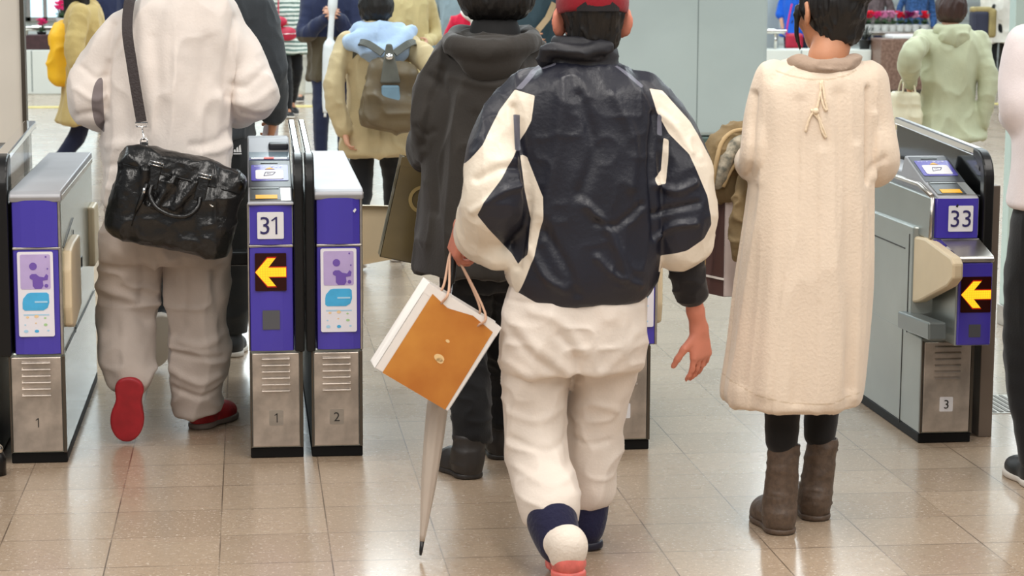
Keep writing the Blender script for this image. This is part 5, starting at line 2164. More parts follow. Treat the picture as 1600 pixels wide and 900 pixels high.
TIE = cloth('cream_tie_cord', (228, 208, 180), .85, (120, .3), noise=None)
for pts in ([(1284, 126), (1281, 150), (1275, 175), (1268, 172), (1272, 178), (1278, 185)], [(1284, 126), (1288, 150), (1291, 172), (1287, 168), (1283, 150), (1282, 128)], [(1276, 176), (1281, 190), (1284, 205), (1288, 214), (1290, 212), (1284, 196), (1278, 178)], [(1270, 176), (1264, 188), (1259, 206)]):
    mb.tube(spline([snap(dr, x, y, .004) for x, y in pts], 6), .0032, TIE, 6)
mb.ball(snap(dr, 1275, 174, .006), .009, TIE)
mb.build('back_tie', dr)


def b_(S):
    S.chain([A(1240, 96, Y5 - .03), A(1262, 104, Y5 - .07), A(1295, 108, Y5 - .085), A(1325, 102, Y5 - .065), A(1338, 94, Y5 - .03)], [.014, .016, .017, .016, .014], .02)
    S.chain([A(1246, 98, Y5 - .03), A(1264, 101, Y5 - .05), A(1298, 105, Y5 - .065), A(1330, 98, Y5 - .03), A(1320, 102, Y5 + .06), A(1262, 102, Y5 + .06), A(1246, 98, Y5 - .01)], [.011] * 7, .02)
    S.ell(A(1290, 109, Y5 - .03), (.084, .062, .018), None, .015)


garment(p5, 'scarf', TAUPE, b_, A(1290, 95, Y5) - .22, A(1290, 95, Y5) + .2, .005, [(.004, (16, 16, 40), True)])
for q in 'LR':
    k_, a_ = J['kn' + q], J['an' + q]
    S = SDF(*bounds([k_, a_], .12), .006)
    S.chain([k_ + np.array([0, 0, .08]), k_, k_ * .5 + a_ * .5], [.056, .053, .046], .01)
    finish(S, 'leggings', LEGG, p5)
for hx_, xs_, yt in ((hL, 1226, 692), (hR, 1287, 681)):
    toe = hx_ + np.array([-.014, .24, 0])
    st = A(xs_, yt, hx_[1] + .06)
    bt = boot(p5, hx_, toe, None, BOOTB, st, .042, .041, wid=.046, ht=.05)
    if xs_ == 1226:
        mb = MB()
        q = A(1207, 704, hx_[1] + .055)
        mb.box((q[0] - .004, q[1] - .012, q[2] - .014), (q[0] + .002, q[1] + .012, q[2] + .012), BEIGE)
        mb.build('pull_tab', bt)

# her carrier bag with a quilted coat stuffed in it
BRN = mat('chocolate_brown_paper', (84, 58, 54), .45, 0, (5, .12))
LILW = mat('pale_lilac_paper', (216, 204, 202), .5, 0, (6, .05))
Yc = Y5 + .22
oA = (A(1108, 462, Yc) + A(1200, 470, Yc)) / 2
top = A(1120, 291, Yc)
uz_ = np.array([0, 0, 1.])
ux_ = unit((1, .35, 0))
uy_ = np.cross(uz_, ux_)
hh_ = top[2] - A(1135, 466, Yc)[2]
corner = A(1131, 464, Yc)
# the brown narrow side faces left, the pale side faces the lens
ux_ = unit((1, .10, 0))
uy_ = unit((-.42, 1, 0))
ctr = corner + ux_ * .10 + uy_ * .075
ctr[2] = corner[2]
wb = paper_bag('carrier_bag', 'brown-sided pale paper carrier on the left arm of the woman in the cream dress', ctr, ux_, uy_, uz_, .20, .15, hh_, LILW, BRN, True, LILW, h_pts=J['wrL'] + np.array([-.0, -.03, .01]))
mb = MB()
P = lambda x, y, z: ctr + ux_ * x + uy_ * y + uz_ * z
nl = -unit(np.cross(uy_, uz_))
mb.hexa([P(-.102, -.0755, .048), P(-.102, .0755, .048), P(-.0995, .0755, .048), P(-.0995, -.0755, .048), P(-.102, -.0755, .054), P(-.102, .0755, .054), P(-.0995, .0755, .054), P(-.0995, -.0755, .054)], WPAP)
mb.build('white_stripe', wb)
QUI = mat('olive_quilted_cloth', (132, 112, 78), .8, 0, (10, .2), (26, .5))
TRIM = mat('tan_edge_binding', (190, 164, 122), .8, 0, (30, .1))
FLOR = mat('pale_floral_lining', (176, 168, 150), .85, 0, (55, .5), None, (110, 110, 100))
qc = empty('quilted_coat', A(1135, 292, Yc), 'olive quilted coat with tan edging stuffed in the top of the brown-sided carrier', 'coat')
S = SDF(A(1090, 420, Yc) - np.array([.05, .22, .05]), A(1190, 190, Yc) + np.array([.08, .22, .05]), .005)
S.chain([A(1104, 288, Yc), A(1120, 240, Yc), A(1142, 214, Yc + .02), A(1170, 206, Yc + .04)], [.034, .040, .034, .03], .02)
S.chain([A(1125, 290, Yc + .02), A(1140, 260, Yc + .02), A(1165, 240, Yc + .02)], [.04, .045, .04], .02)
S.ell(A(1140, 290, Yc + .03), (.075, .05, .05), None, .03)
q_ = finish(S, 'coat_bundle', QUI, qc, wrinkle=[(.004, (30, 30, 30), True)])
S = SDF(A(1140, 420, Y5) - np.array([.08, .2, .08]), A(1190, 260, Y5) + np.array([.05, .25, .05]), .005)
S.chain([A(1172, 285, Y5 + .12), A(1163, 335, Y5 + .10), A(1156, 392, Y5 + .09)], [.036, .034, .027], .02)
finish(S, 'coat_sleeve', QUI, qc, wrinkle=[(.005, (22, 22, 40), True)])
mb = MB()
mb.tube(spline([A(1113, 290, Yc - .045), A(1120, 250, Yc - .048), A(1128, 222, Yc - .035), A(1145, 206, Yc - .015), A(1168, 202, Yc)], 6), .0065, TRIM, 8)
mb.build('edge_binding', qc)
mb = MB()
mb.tube(spline([A(1130, 292, Yc - .04), A(1140, 270, Yc - .045), A(1152, 250, Yc - .04), A(1155, 230, Yc - .03)], 6), .006, TRIM, 8)
mb.build('edge_binding', qc)
mb = MB()
mb.tube(spline([A(1101, 395, Yc + .05), A(1099, 440, Yc + .05), A(1095, 455, Yc + .05), A(1089, 452, Yc + .05), A(1089, 400, Yc + .05)], 6), .005, TRIM, 8)
mb.build('edge_binding', qc)
S = SDF(A(1110, 300, Yc) - np.array([.05, .16, .05]), A(1180, 210, Yc) + np.array([.05, .1, .05]), .005)
S.chain([A(1120, 286, Yc - .03), A(1132, 258, Yc - .035), A(1146, 232, Yc - .03), A(1164, 220, Yc - .02)], [.016, .020, .020, .020], .015)
finish(S, 'coat_lining', FLOR, qc, wrinkle=[(.003, (30, 30, 30), True)])

# ------------------------------------------------------------------ person 6: cut by the right edge
Y6 = 6.35
PINKW = cloth('pinkish_white_shirt', (232, 222, 222), .75, (30, .2))
BLK2 = cloth('black_wide_trousers', (20, 20, 22), .85, (30, .2))
cx6 = A(1668, 400, Y6)[0]
J = dict(s=1.02, fw=0.)
zc = lambda py: A(1660, py, Y6)[2]
V3 = lambda dx, y, z: np.array([cx6 + dx, Y6 + y, z])
J['head'], J['neck'] = V3(0, .02, 1.60), V3(0, 0, 1.45)
J['shL'], J['elL'], J['wrL'] = V3(-.16, 0, 1.36), V3(-.17, -.02, 1.14), V3(-.10, .22, 1.12)
J['shR'], J['elR'], J['wrR'] = V3(.16, 0, 1.36), V3(.20, 0, 1.10), V3(.16, .18, 1.0)
J['hdL'], J['hdR'] = unit((.3, 1, 0)), unit((0, 1, -.3))
J['hipL'], J['hipR'] = V3(-.08, 0, .86), V3(.08, 0, .86)
J['knL'], J['knR'] = V3(-.09, .02, .47), V3(.09, .14, .47)
J['anL'], J['anR'] = V3(-.085, -.05, .08), V3(.09, .16, .08)
J['toL'], J['toR'] = V3(-.09, .1, .03), V3(.09, .31, .03)
p6 = body_mesh(J, 'person in pinkish-white shirt and black trousers cut off by the right edge', (cx6, Y6, 0), SKIN, .008)
hair(p6, J, 'short', HAIR_K)


def b_(S):
    z = zc
    S.loft([(zc(322), cx6, Y6, .185, .13), (zc(250), cx6, Y6, .180, .13), (zc(170), cx6, Y6, .19, .13), (zc(110), cx6, Y6, .195, .115), (zc(70), cx6, Y6, .17, .095), (1.44, cx6, Y6, .07, .07)], .02)
    S.chain([J['shL'], V3(-.172, 0, 1.25), V3(-.165, 0, 1.16), J['wrL']], [.06, .062, .06, .045], .03)
    S.chain([J['shR'], J['elR'], J['wrR']], [.07, .06, .045], .03)


garment(p6, 'shirt', PINKW, b_, V3(-.35, -.25, zc(350)), V3(.35, .35, 1.55), .007, [(.006, (9, 9, 3), True)])


def b_(S):
    S.loft([(.98, cx6, Y6, .15, .12), (.86, cx6, Y6, .165, .125), (.76, cx6, Y6, .155, .11)], .02)
    S.chain([V3(-.08, 0, .80), V3(-.095, .01, .47), V3(-.085, -.04, .10)], [.10, .085, .062], .02)
    S.chain([V3(.08, 0, .80), V3(.09, .12, .47), V3(.09, .16, .10)], [.10, .085, .062], .02)


garment(p6, 'trousers', BLK2, b_, V3(-.3, -.25, .03), V3(.3, .35, 1.05), .008, [(.006, (9, 9, 4), True)])
for sx, y in ((-1, -.08), (1, .13)):
    hh = V3(sx * .088, y, 0)
    make_shoe(p6, hh, hh + np.array([0, .26, 0]), (0, 0, 1), SNEAK, WSOLE, wid=.045)

# ------------------------------------------------------------------ the crowd in the concourse


def ik(sh, wr, l1, l2, hint):
    sh, wr = np.array(sh, float), np.array(wr, float)
    d = wr - sh
    D = np.linalg.norm(d)
    if D > (l1 + l2) * .985:
        wr = sh + d / D * (l1 + l2) * .985
        d = wr - sh
        D = np.linalg.norm(d)
    a = (l1 * l1 - l2 * l2 + D * D) / (2 * D)
    hh = math.sqrt(max(l1 * l1 - a * a, 1e-5))
    u = d / D
    n = unit(np.array(hint, float) - u * (np.array(hint, float) @ u))
    return sh + u * a + n * hh, wr


def walker(label, px, Y, H, phi, skin, hairc, hstyle, top, top_hem, legs, leg_style='trousers', stride=.28, armL=None, armR=None,
           shoe_m=None, sole_m=None, wide=1.0, sl=1.0, hem_wide=1.05, group=None, top_name='coat', hood=None, hcol=None, hfw=None, short=False, lean=0.0, masks=None, collar=None):
    """a figure of height H whose torso is seen at column px, depth Y, facing phi (0 looks along +Y).
    armL/armR: ('px', x, y, dY) wrist seen there, or ('loc', x, y, z) in the figure's frame (z absolute)"""
    X = A(px, 80, Y)[0]
    base = np.array([X, Y, 0.])
    R = rotz(phi)
    W = lambda x, y, z: base + R @ np.array([x, y, z])
    s = H / 1.68
    J = dict(s=s, fw=phi, hs=1.02, ar=.9, fr=1.12)
    if hfw is not None:
        J['hfw'] = hfw
    lz = lean
    J['head'] = W(0, .03 + lz * 1.2, .928 * H)
    J['neck'] = W(0, lz, .845 * H)
    for q, sx in (('L', -1), ('R', 1)):
        J['sh' + q] = W(sx * .107 * H * wide ** .5, lz, .80 * H)
        arm = armL if q == 'L' else armR
        if arm is None:
            wr = W(sx * .155 * H, .05, .485 * H)
        elif arm[0] == 'px':
            wr = A(arm[1], arm[2], Y + arm[3])
        else:
            wr = W(*arm[1:])
        el, wr = ik(J['sh' + q], wr, .175 * H, .155 * H, R @ np.array([sx * .5, -.6, -.35]))
        J['el' + q], J['wr' + q] = el, wr
        J['hip' + q] = W(sx * .05 * H, 0, .52 * H)
        f = stride * (1 if q == 'R' else -1)
        lift = .0 if f >= 0 else .06 * min(1, abs(f) / .25)
        heel = W(sx * .055 * H, f - .06, .002 + lift)
        toe = W(sx * .062 * H, f - .06 + .155 * H, .002 if f < 0 else .012)
        foot_joints(J, q, heel, toe, R @ np.array([0, 0, 1.]))
        J['_f' + q] = (heel, toe)
        J['kn' + q] = (J['hip' + q] * .48 + J['an' + q] * .52) + R @ np.array([0, .05 + (.05 if f < 0 else .0), 0])
    p = body_mesh(J, label, base, skin, .009, group=group)
    hair(p, J, hstyle, hairc, .009, 1.03)
    hz = top_hem
    wv = wide
    rows = [(hz, 0, 0, .118 * H * wv * hem_wide, .092 * H * wv * hem_wide), ((hz + .50 * H) / 2 if hz < .45 * H else hz + .03, 0, 0, .112 * H * wv * hem_wide, .086 * H * wv),
            (.56 * H, 0, 0, .098 * H * wv, .074 * H * wv), (.68 * H, 0, 0, .102 * H * wv, .076 * H * wv), (.77 * H, lz, 0, .110 * H * wv, .070 * H * wv),
            (.815 * H, lz, 0, .098 * H * wv, .058 * H * wv), (.845 * H, lz, 0, .056 * H, .048 * H), (.858 * H, lz, 0, .044 * H, .042 * H)]
    rows = [r for i, r in enumerate(rows) if i == 0 or r[0] > hz + .02]
    wr_rows = []
    for z, o_, _, a, b in rows:
        q = W(0, o_, 0)
        wr_rows.append((z, q[0], q[1], a, b))
    lo, hi = bounds([J['shL'], J['shR'], J['elL'], J['elR'], J['wrL'], J['wrR'], W(0, 0, hz), W(0, 0, .87 * H)], .17 * H * wv)

    def b_(S):
        S.loft(wr_rows, .02, phi=phi, fold=lambda t, v: .03 * np.sin(6 * t + px) * np.clip(1 - v * 1.5, 0, 1))
        for q in 'LR':
            end = J['wr' + q] if not short else J['el' + q] * .75 + J['wr' + q] * .25
            S.chain([J['sh' + q], J['el' + q], end], [.052 * s * sl, .050 * s * sl, (.042 if not short else .052) * s * sl], .022)
    t = garment(p, top_name, top, b_, lo, hi, .0095, [(.012, (7, 7, 2), True), (.005, (16, 16, 8), True)], masks)
    if hood is not None:
        c = W(0, lz - .075 * s, .835 * H)

        def b_(S):
            S.ell(W(0, lz - .085 * s, .815 * H), (.105 * s, .06 * s, .075 * s), R, .02)
            S.chain([W(-.075 * s, lz + .04, .838 * H), W(-.085 * s, lz - .05, .845 * H), W(0, lz - .10 * s, .848 * H), W(.085 * s, lz - .05, .845 * H), W(.075 * s, lz + .04, .838 * H)], [.028 * s] * 5, .02)
        garment(p, 'hood', hood, b_, c - .24, c + .24, .008, [(.008, (14, 14, 14), True)])
    if leg_style == 'skirt':
        def b_(S):
            q = W(0, 0, 0)
            S.loft([(.22 * H, q[0], q[1], .115 * H, .10 * H), (.40 * H, q[0], q[1], .105 * H, .085 * H), (.56 * H, q[0], q[1], .085 * H, .07 * H), (.61 * H, q[0], q[1], .08 * H, .065 * H)], .02, phi=phi,
                   fold=lambda t, v: .05 * np.sin(8 * t) * (1 - v))
        garment(p, 'skirt', legs, b_, W(0, 0, .20 * H) - .28, np.array([X + .28, Y + .28, .63 * H]), .0095)
    else:
        def b_(S):
            q = W(0, 0, 0)
            S.loft([(.46 * H, q[0], q[1], .09 * H, .065 * H), (.52 * H, q[0], q[1], .098 * H, .072 * H), (.61 * H, q[0], q[1], .088 * H, .064 * H)], .02, phi=phi)
            for k in 'LR':
                S.chain([J['hip' + k] + np.array([0, 0, -.02]), J['kn' + k], J['an' + k] + np.array([0, 0, .02])], [.082 * s, .062 * s, .047 * s], .012)
        lo, hi = bounds([J['anL'], J['anR'], J['knL'], J['knR'], W(0, 0, .6 * H)], .2)
        garment(p, 'trousers', legs, b_, lo, hi, .0095, [(.006, (10, 10, 5), True)])
    for q in 'LR':
        hp, tp = J['_f' + q]
        make_shoe(p, hp, tp, (0, 0, 1), shoe_m or SNEAK, sole_m or WSOLE, .008, wid=.042 * s, ht=.05, collar=.03)
    return p, J, W


def sdf_bag(name, label, m, parts, lo, hi, h=.008, sub=(), wrinkle=((.006, (14, 14, 14), True),), cat='bag'):
    root = empty(name, (np.array(lo) + np.array(hi)) / 2, label, cat)
    S = SDF(lo, hi, h)
    parts(S)
    finish(S, 'bag_body', m, root, wrinkle=wrinkle)
    return root


NAVYT = cloth('navy_trouser_cloth', (34, 38, 62), .85)
KHAKI = cloth('khaki_coat_cloth', (190, 164, 106), .8)
TRENCH = cloth('beige_trench_cloth', (196, 176, 136), .8, (26, .25))
TANJ = cloth('cream_yellow_jacket_cloth', (202, 184, 134), .8)
SAGE = cloth('sage_green_coat_cloth', (186, 187, 156), .75, (24, .25))
WHITEK = cloth('white_knit', (226, 222, 212), .85)
PALEBL = cloth('pale_blue_hoodie_cloth', (172, 194, 222), .8)
TEAL = cloth('dark_teal_jacket', (48, 66, 74), .7)
ROYAL = cloth('royal_blue_shirt_cloth', (28, 96, 208), .8)
PURPJ = cloth('dark_plum_jacket', (62, 30, 56), .8)
GREYBL = cloth('grey_blue_jacket', (140, 158, 166), .8)
CREAMB = cloth('sand_jacket', (204, 188, 162), .8)
REDC = cloth('red_jacket_cloth', (206, 26, 62), .8)
ICE = cloth('ice_white_jacket', (206, 222, 222), .7)
OLBR = cloth('olive_brown_coat', (84, 74, 56), .8, mask=[('upper', (36, 42, 70))])
NAVYC = cloth('navy_sweater', (36, 42, 70), .85)
CREAMT = cloth('cream_trouser_cloth', (216, 212, 196), .85)
DKBR = cloth('dark_brown_jacket', (58, 44, 46), .8)
BLUPAT = cloth('blue_patterned_shirt', (70, 110, 170), .8, noise=(30, .5))
PINKSL = cloth('pink_top', (220, 176, 190), .8)


def stripe_mat():
    m = cloth('green_white_striped_knit', (214, 222, 214), .85)
    nt = m.node_tree
    b = nt.nodes['Principled BSDF']
    tc = nt.nodes.new('ShaderNodeTexCoord')
    wv = nt.nodes.new('ShaderNodeTexWave')
    wv.bands_direction = 'Z'
    wv.inputs['Scale'].default_value = 7
    wv.inputs['Distortion'].default_value = 2.5
    nt.links.new(tc.outputs['Object'], wv.inputs['Vector'])
    rp = nt.nodes.new('ShaderNodeValToRGB')
    rp.color_ramp.interpolation = 'CONSTANT'
    rp.color_ramp.elements[0].color = lin((96, 124, 116)) + (1,)
    rp.color_ramp.elements[1].position = .45
    rp.color_ramp.elements[1].color = lin((222, 228, 220)) + (1,)
    nt.links.new(wv.outputs['Fac'], rp.inputs[0])
    nt.links.new(rp.outputs[0], b.inputs['Base Color'])
    return m


STRIPE = stripe_mat()
PI = math.pi

# woman with the yellow backpack, walking to the right
Yw = 15.0
zh = A(120, 190, Yw)[2]
pw, J, W = walker('woman in khaki coat and navy trousers wearing a yellow backpack, walking right', 130, Yw, 1.60, -PI / 2, SKIN, HAIR_K, 'long', KHAKI, zh, NAVYT, stride=.30, hem_wide=1.15, wide=1.12, sl=1.25)
YEL = mat('yellow_canvas', (246, 186, 22), .65, 0, (8, .1), (30, .25))
c = A(100, 86, Yw)
bk = empty('backpack', c, 'yellow canvas backpack on the back of the woman in the khaki coat', 'backpack')
S = SDF(c - np.array([.22, .22, .32]), c + np.array([.25, .22, .32]), .008)
S.rbox(c + np.array([.0, 0, -.01]), (.085, .145, .185), None, .06)
S.rbox(c + np.array([-.055, 0, -.07]), (.05, .115, .10), None, .04, .02)
S.ell(c + np.array([.01, 0, .17]), (.075, .125, .06), None, .03)
finish(S, 'bag_body', YEL, bk, wrinkle=[(.010, (9, 9, 9), True)])
mb = MB()
for sy in (-1,):
    mb.tube(spline([c + np.array([.06, sy * .10, .17]), c + np.array([.12, sy * .11, .26]), c + np.array([.20, sy * .13, .20]), c + np.array([.22, sy * .15, .04]), c + np.array([.14, sy * .15, -.10]), c + np.array([.06, sy * .12, -.14])], 5), 1.0, YEL, flat=(.022, .005, (0, -1, .2)))
mb.build('shoulder_strap', bk)
mb = MB()
mb.tube(spline([c + np.array([.04, -.03, .21]), c + np.array([.03, -.02, .255]), c + np.array([.03, .02, .255]), c + np.array([.04, .03, .21])], 5), .01, YEL, 8)
mb.build('grab_handle', bk)

# woman in beige trench with light blue hood
Yt = 11.5
zh = A(580, 240, Yt)[2]
pt, J, W = walker('person in beige trench coat with pale blue hood out, walking away by the second gate', 588, Yt, 1.50, -.12, SKIN, HAIR_K, 'bob', TRENCH, zh, BLK, stride=.26,
                  armL=('px', 538, 203, -.10), armR=('px', 654, 140, .0), wide=1.0, hem_wide=1.12, sl=1.1, hood=None)
def b_(S):
    S.ell(A(592, 62, Yt - .09), (.165, .07, .075), None, .02)
    S.ell(A(606, 82, Yt - .13), (.11, .05, .07), None, .03)
    S.chain([A(546, 64, Yt - .02), A(562, 72, Yt - .12), A(600, 84, Yt - .17), A(630, 66, Yt - .12), A(640, 48, Yt - .02)], [.03, .035, .04, .035, .03], .02)
    S.chain([A(556, 52, Yt + .05), A(570, 44, Yt - .07), A(600, 46, Yt - .09), A(626, 42, Yt + .02)], [.03, .03, .03, .03], .02)


garment(pt, 'hood', PALEBL, b_, A(594, 65, Yt) - .3, A(594, 65, Yt) + .3, .008, [(.010, (10, 10, 10), True)])
DKPACK = mat('grey_green_backpack_cloth', (92, 92, 84), .6, 0, (7, .35), (20, .3))
STEELB = mat('steel_blue_panel_cloth', (112, 142, 160), .6, 0, (9, .15))
c = A(607, 150, Yt - .24)
Rt_ = np.array([[math.cos(.2), 0, math.sin(.2)], [0, 1, 0], [-math.sin(.2), 0, math.cos(.2)]])
bk = empty('backpack', c, 'grey-green and brown backpack hanging low on the beige trench coat', 'backpack')
S = SDF(c - np.array([.26, .16, .32]), c + np.array([.26, .2, .32]), .008)
S.rbox(c, (.125, .075, .18), Rt_, .06)
S.rbox(c + np.array([.01, -.04, -.08]), (.13, .06, .095), Rt_, .05, .03)
finish(S, 'bag_body', mat('olive_brown_leather', (104, 88, 62), .5, 0, (6, .3), (20, .3)), bk, wrinkle=[(.008, (12, 12, 12), True)])
mb = MB()
mb.hexa([tuple(c + np.array(q)) for q in ((-.05, -.098, -.10), (.06, -.098, -.06), (.06, -.07, -.06), (-.05, -.07, -.10), (-.04, -.085, .06), (.05, -.085, .06), (.05, -.06, .06), (-.04, -.06, .06))], STEELB, .01)
mb.build('front_panel', bk)
mb = MB()
mb.hexa([tuple(c + np.array(q)) for q in ((-.05, -.088, .07), (.06, -.088, .07), (.05, -.05, .07), (-.04, -.05, .07), (-.015, -.07, .27), (.015, -.07, .27), (.015, -.05, .27), (-.015, -.05, .27))], DKPACK, .008)
mb.ball(c + np.array([0, -.085, .205]), .02, CHROME)
mb.build('top_strap', bk)
for sx in (-1, 1):
    mb = MB()
    mb.tube(spline([c + np.array([sx * .03, -.03, .22]), c + np.array([sx * .11, .02, .27]), c + np.array([sx * .15, .12, .26]), c + np.array([sx * .16, .20, .16])], 5), 1.0, DKPACK, flat=(.018, .005, (0, -1, .4)))
    mb.build('shoulder_strap', bk)

# person carrying a long white umbrella
Yu = 17.4
zh = A(515, 125, Yu)[2]
pu, J, W = walker('person in navy sweater and olive-brown coat holding a long white umbrella upright', 518, Yu, 1.66, PI, SKIN, HAIR_B, 'short', OLBR, zh, NAVYT, stride=.18,
                  armL=('px', 527, 28, -.30), armR=('px', 508, 30, -.30), wide=1.05, hem_wide=.95, masks={'upper': lambda V: V[:, 2] - A(515, 58, 17.2)[2]})

WUMB = mat('white_umbrella_vinyl', (232, 236, 238), .35, 0, (9, .06), coat=.2)
u0, u1 = A(521, -12, Yu - .42), A(508, 179, Yu - .38)
um = empty('long_umbrella', u1, 'long white folded umbrella held upright by the person in the navy sweater', 'umbrella')
mb = MB()
d = u1 - u0
prof = [(0, .036), (.12, .038), (.17, .022), (.38, .024), (.42, .05), (.5, .052), (.7, .042), (.9, .03), (.985, .018)]
ts = np.linspace(0, .985, 40)
mb.tube([u0 + d * t for t in ts], list(np.interp(ts, *zip(*prof))), WUMB, 14)
mb.build('canopy', um)
mb = MB()
mb.tube([u0 + d * -.08, u0 + d * .0], .012, WHITE_P, 10)
mb.tube([u0 + d * .98, u0 + d * 1.02], .01, WHITE_P, 8)
mb.build('shaft', um)

# woman in the striped tunic
Ys = 23.6
zh = A(455, 82, Ys)[2]
ps, J, W = walker('woman in green and white striped tunic and black skirt with red bag in front', 452, Ys, 1.60, PI + .25, SKIN_T, HAIR_K, 'bob', STRIPE, zh, BLK, 'trousers', stride=.26,
                  armL=('px', 474, 74, .05), armR=('px', 436, 44, -.2), short=True, wide=1.05, hem_wide=1.05, top_name='tunic')
CRIM = mat('crimson_leather', (186, 28, 62), .45, 0, (12, .15), (30, .2))
c = A(444, 44, Ys - .28)
rb = empty('handbag', c, 'small crimson handbag on the hip of the woman in the striped tunic', 'bag')
S = SDF(c - .24, c + .24, .008)
S.ell(c + np.array([.03, 0, -.06]), (.11, .05, .075), None, .01)
S.ell(c + np.array([-.05, .0, .07]), (.085, .045, .055), None, .02)
finish(S, 'bag_body', CRIM, rb)
mb = MB()
mb.tube([c + np.array([-.07, -.052, -.065]), c + np.array([.03, -.056, -.06]), c + np.array([.13, -.04, -.055])], .004, CHROME, 6)
mb.build('zip', rb)
mb = MB()
mb.tube(spline([c + np.array([-.06, .0, .10]), c + np.array([-.05, .08, .35]), c + np.array([.02, .20, .62])], 6), .008, CRIM, 6)
mb.build('strap', rb)

# person behind with plum jacket, cream trousers, white and blue bags
Yv = 26.3
pv, J, W = walker('person in plum jacket and cream trousers behind the white umbrella', 486, Yv, 1.64, PI - .2, SKIN, HAIR_K, 'short', PURPJ, .86, CREAMT, stride=.2, armL=('px', 492, 52, -.1), armR=('px', 474, 50, -.12), top_name='jacket')
for nm, lab, px, py, w_, h_, m_ in (('carrier_bag', 'small white carrier bag hanging beside the cream trousers, far behind gate 31', 478, 62, .13, .26, WPAP),
                                    ('carrier_bag', 'bright blue carrier bag hanging beside the cream trousers, far behind gate 31', 494, 104, .10, .50, mat('bright_blue_plastic', (40, 104, 200), .4, 0, (9, .15)))):
    c = A(px, py, Yv - .32)
    paper_bag(nm, lab, c - np.array([0, 0, h_ / 2]), (1, 0, 0), (0, 1, 0), (0, 0, 1), w_, .08, h_, m_, m_, True, WPAP)

# cluster facing the camera, between the trench coat and the hooded jacket
walker('person in cream-yellow jacket with long dark hair facing the gates', 640, 19.4, 1.62, PI + .15, SKIN, HAIR_K, 'long', TANJ, A(640, 126, 19.4)[2], NAVYT, stride=.2, armL=('px', 668, 66, -.15), armR=('px', 618, 60, -.1), wide=1.0, sl=1.05, hem_wide=1.1)
pi_, J, W = walker('person in ice-white jacket standing behind the cream-yellow jacket', 677, 22.4, 1.60, PI, SKIN, HAIR_B, 'bob', ICE, A(677, 70, 22.4)[2], BLK, stride=.15, top_name='jacket', armL=('px', 685, 38, -.28), armR=('px', 664, 58, -.1), sl=.95)
c = A(684, 66, 22.1)
kb = empty('handbag', c, 'black and white patterned bag held by the person in the ice-white jacket', 'bag')
S = SDF(c - .26, c + .26, .009)
S.rbox(c, (.12, .05, .11), None, .04)
finish(S, 'bag_body', mat('black_white_pattern', (226, 228, 228), .5, 0, (16, .9), None, (24, 26, 28), stretch=(1, 1, 2.5)), kb)
mb = MB()
mb.tube(spline([c + np.array([-.06, 0, .10]), c + np.array([-.05, 0, .22]), c + np.array([.05, 0, .22]), c + np.array([.06, 0, .10])], 5), .009, BLACK, 6)
mb.build('handle', kb)
walker('person in sand-coloured jacket at the back of the crowd', 695, 25.2, 1.68, PI, SKIN, HAIR_K, 'short', CREAMB, A(695, 84, 25.2)[2], BLK, stride=.15, top_name='jacket')
walker('person in grey-blue jacket over dark clothes, left of the hooded jacket', 716, 21.0, 1.70, PI - .3, SKIN, HAIR_K, 'short', GREYBL, A(716, 90, 21.)[2], NAVYT, stride=.15, top_name='jacket')
pr_, J, W = walker('person in red jacket with white scarf just beyond the hooded jacket', 740, 17.6, 1.46, PI, SKIN, HAIR_K, 'bob', REDC, .72, BLK, stride=.15, top_name='jacket')
S = SDF(W(0, 0, 1.22) - .2, W(0, 0, 1.22) + .2, .009)
S.chain([W(-.07, .06, 1.22), W(0, .10, 1.19), W(.07, .06, 1.22), W(.05, -.06, 1.24), W(-.05, -.06, 1.24), W(-.07, .05, 1.22)], [.035] * 6, .02)
S.chain([W(.0, .11, 1.19), W(.01, .13, 1.06)], [.03, .035], .02)
finish(S, 'scarf', WHITEK, pr_)
# man with the tan strap
Ym = 16.2
pm, J, W = walker('man in dark teal jacket with a tan shoulder strap, left of the red cap', 842, Ym, 1.70, PI, SKIN_T, HAIR_K, 'short', TEAL, A(845, 100, Ym)[2], BLK, stride=.2, armR=('px', 826, 66, -.2), top_name='jacket')
c = A(838, 92, Ym - .25)
sb = empty('shoulder_bag', c, 'tan-strapped dark shoulder bag worn by the man in the teal jacket', 'bag')
S = SDF(c - .24, c + .24, .009)
S.rbox(c, (.13, .05, .10), None, .03)
finish(S, 'bag_body', mat('dark_bag_cloth', (40, 38, 40), .6, 0, (12, .2)), sb)
mb = MB()
mb.tube([A(825, 70, Ym - .24), A(842, 45, Ym - .25), A(856, 28, Ym - .22), A(866, 5, Ym - .12)], 1.0, mat('tan_leather_strap', (168, 140, 104), .5), flat=(.022, .004, (0, -1, .1)))
mb.build('strap', sb)

# woman in blue behind the low wall
Yb8 = 29.6
pb8, J, W = walker('woman in royal blue short-sleeved shirt with a red bag, beyond the low wall', 1238, Yb8, 1.60, -PI / 2 + .5, SKIN, HAIR_B, 'long', ROYAL, A(1238, 56, Yb8)[2], NAVYT, stride=.2, short=True, top_name='shirt', armL=('px', 1222, 70, -.1), wide=1.0)
c = A(1241, 64, Yb8 - .3)
hb = empty('handbag', c, 'red shoulder bag carried by the woman in the royal blue shirt', 'bag')
S = SDF(c - .25, c + .25, .009)
S.rbox(c, (.12, .05, .105), None, .04)
finish(S, 'bag_body', CRIM, hb)
mb = MB()
mb.tube(spline([c + np.array([-.11, 0, .08]), c + np.array([-.10, 0, .22]), c + np.array([-.02, .1, .50])], 6), .012, mat('magenta_strap', (200, 30, 110), .6), 6)
mb.build('strap', hb)

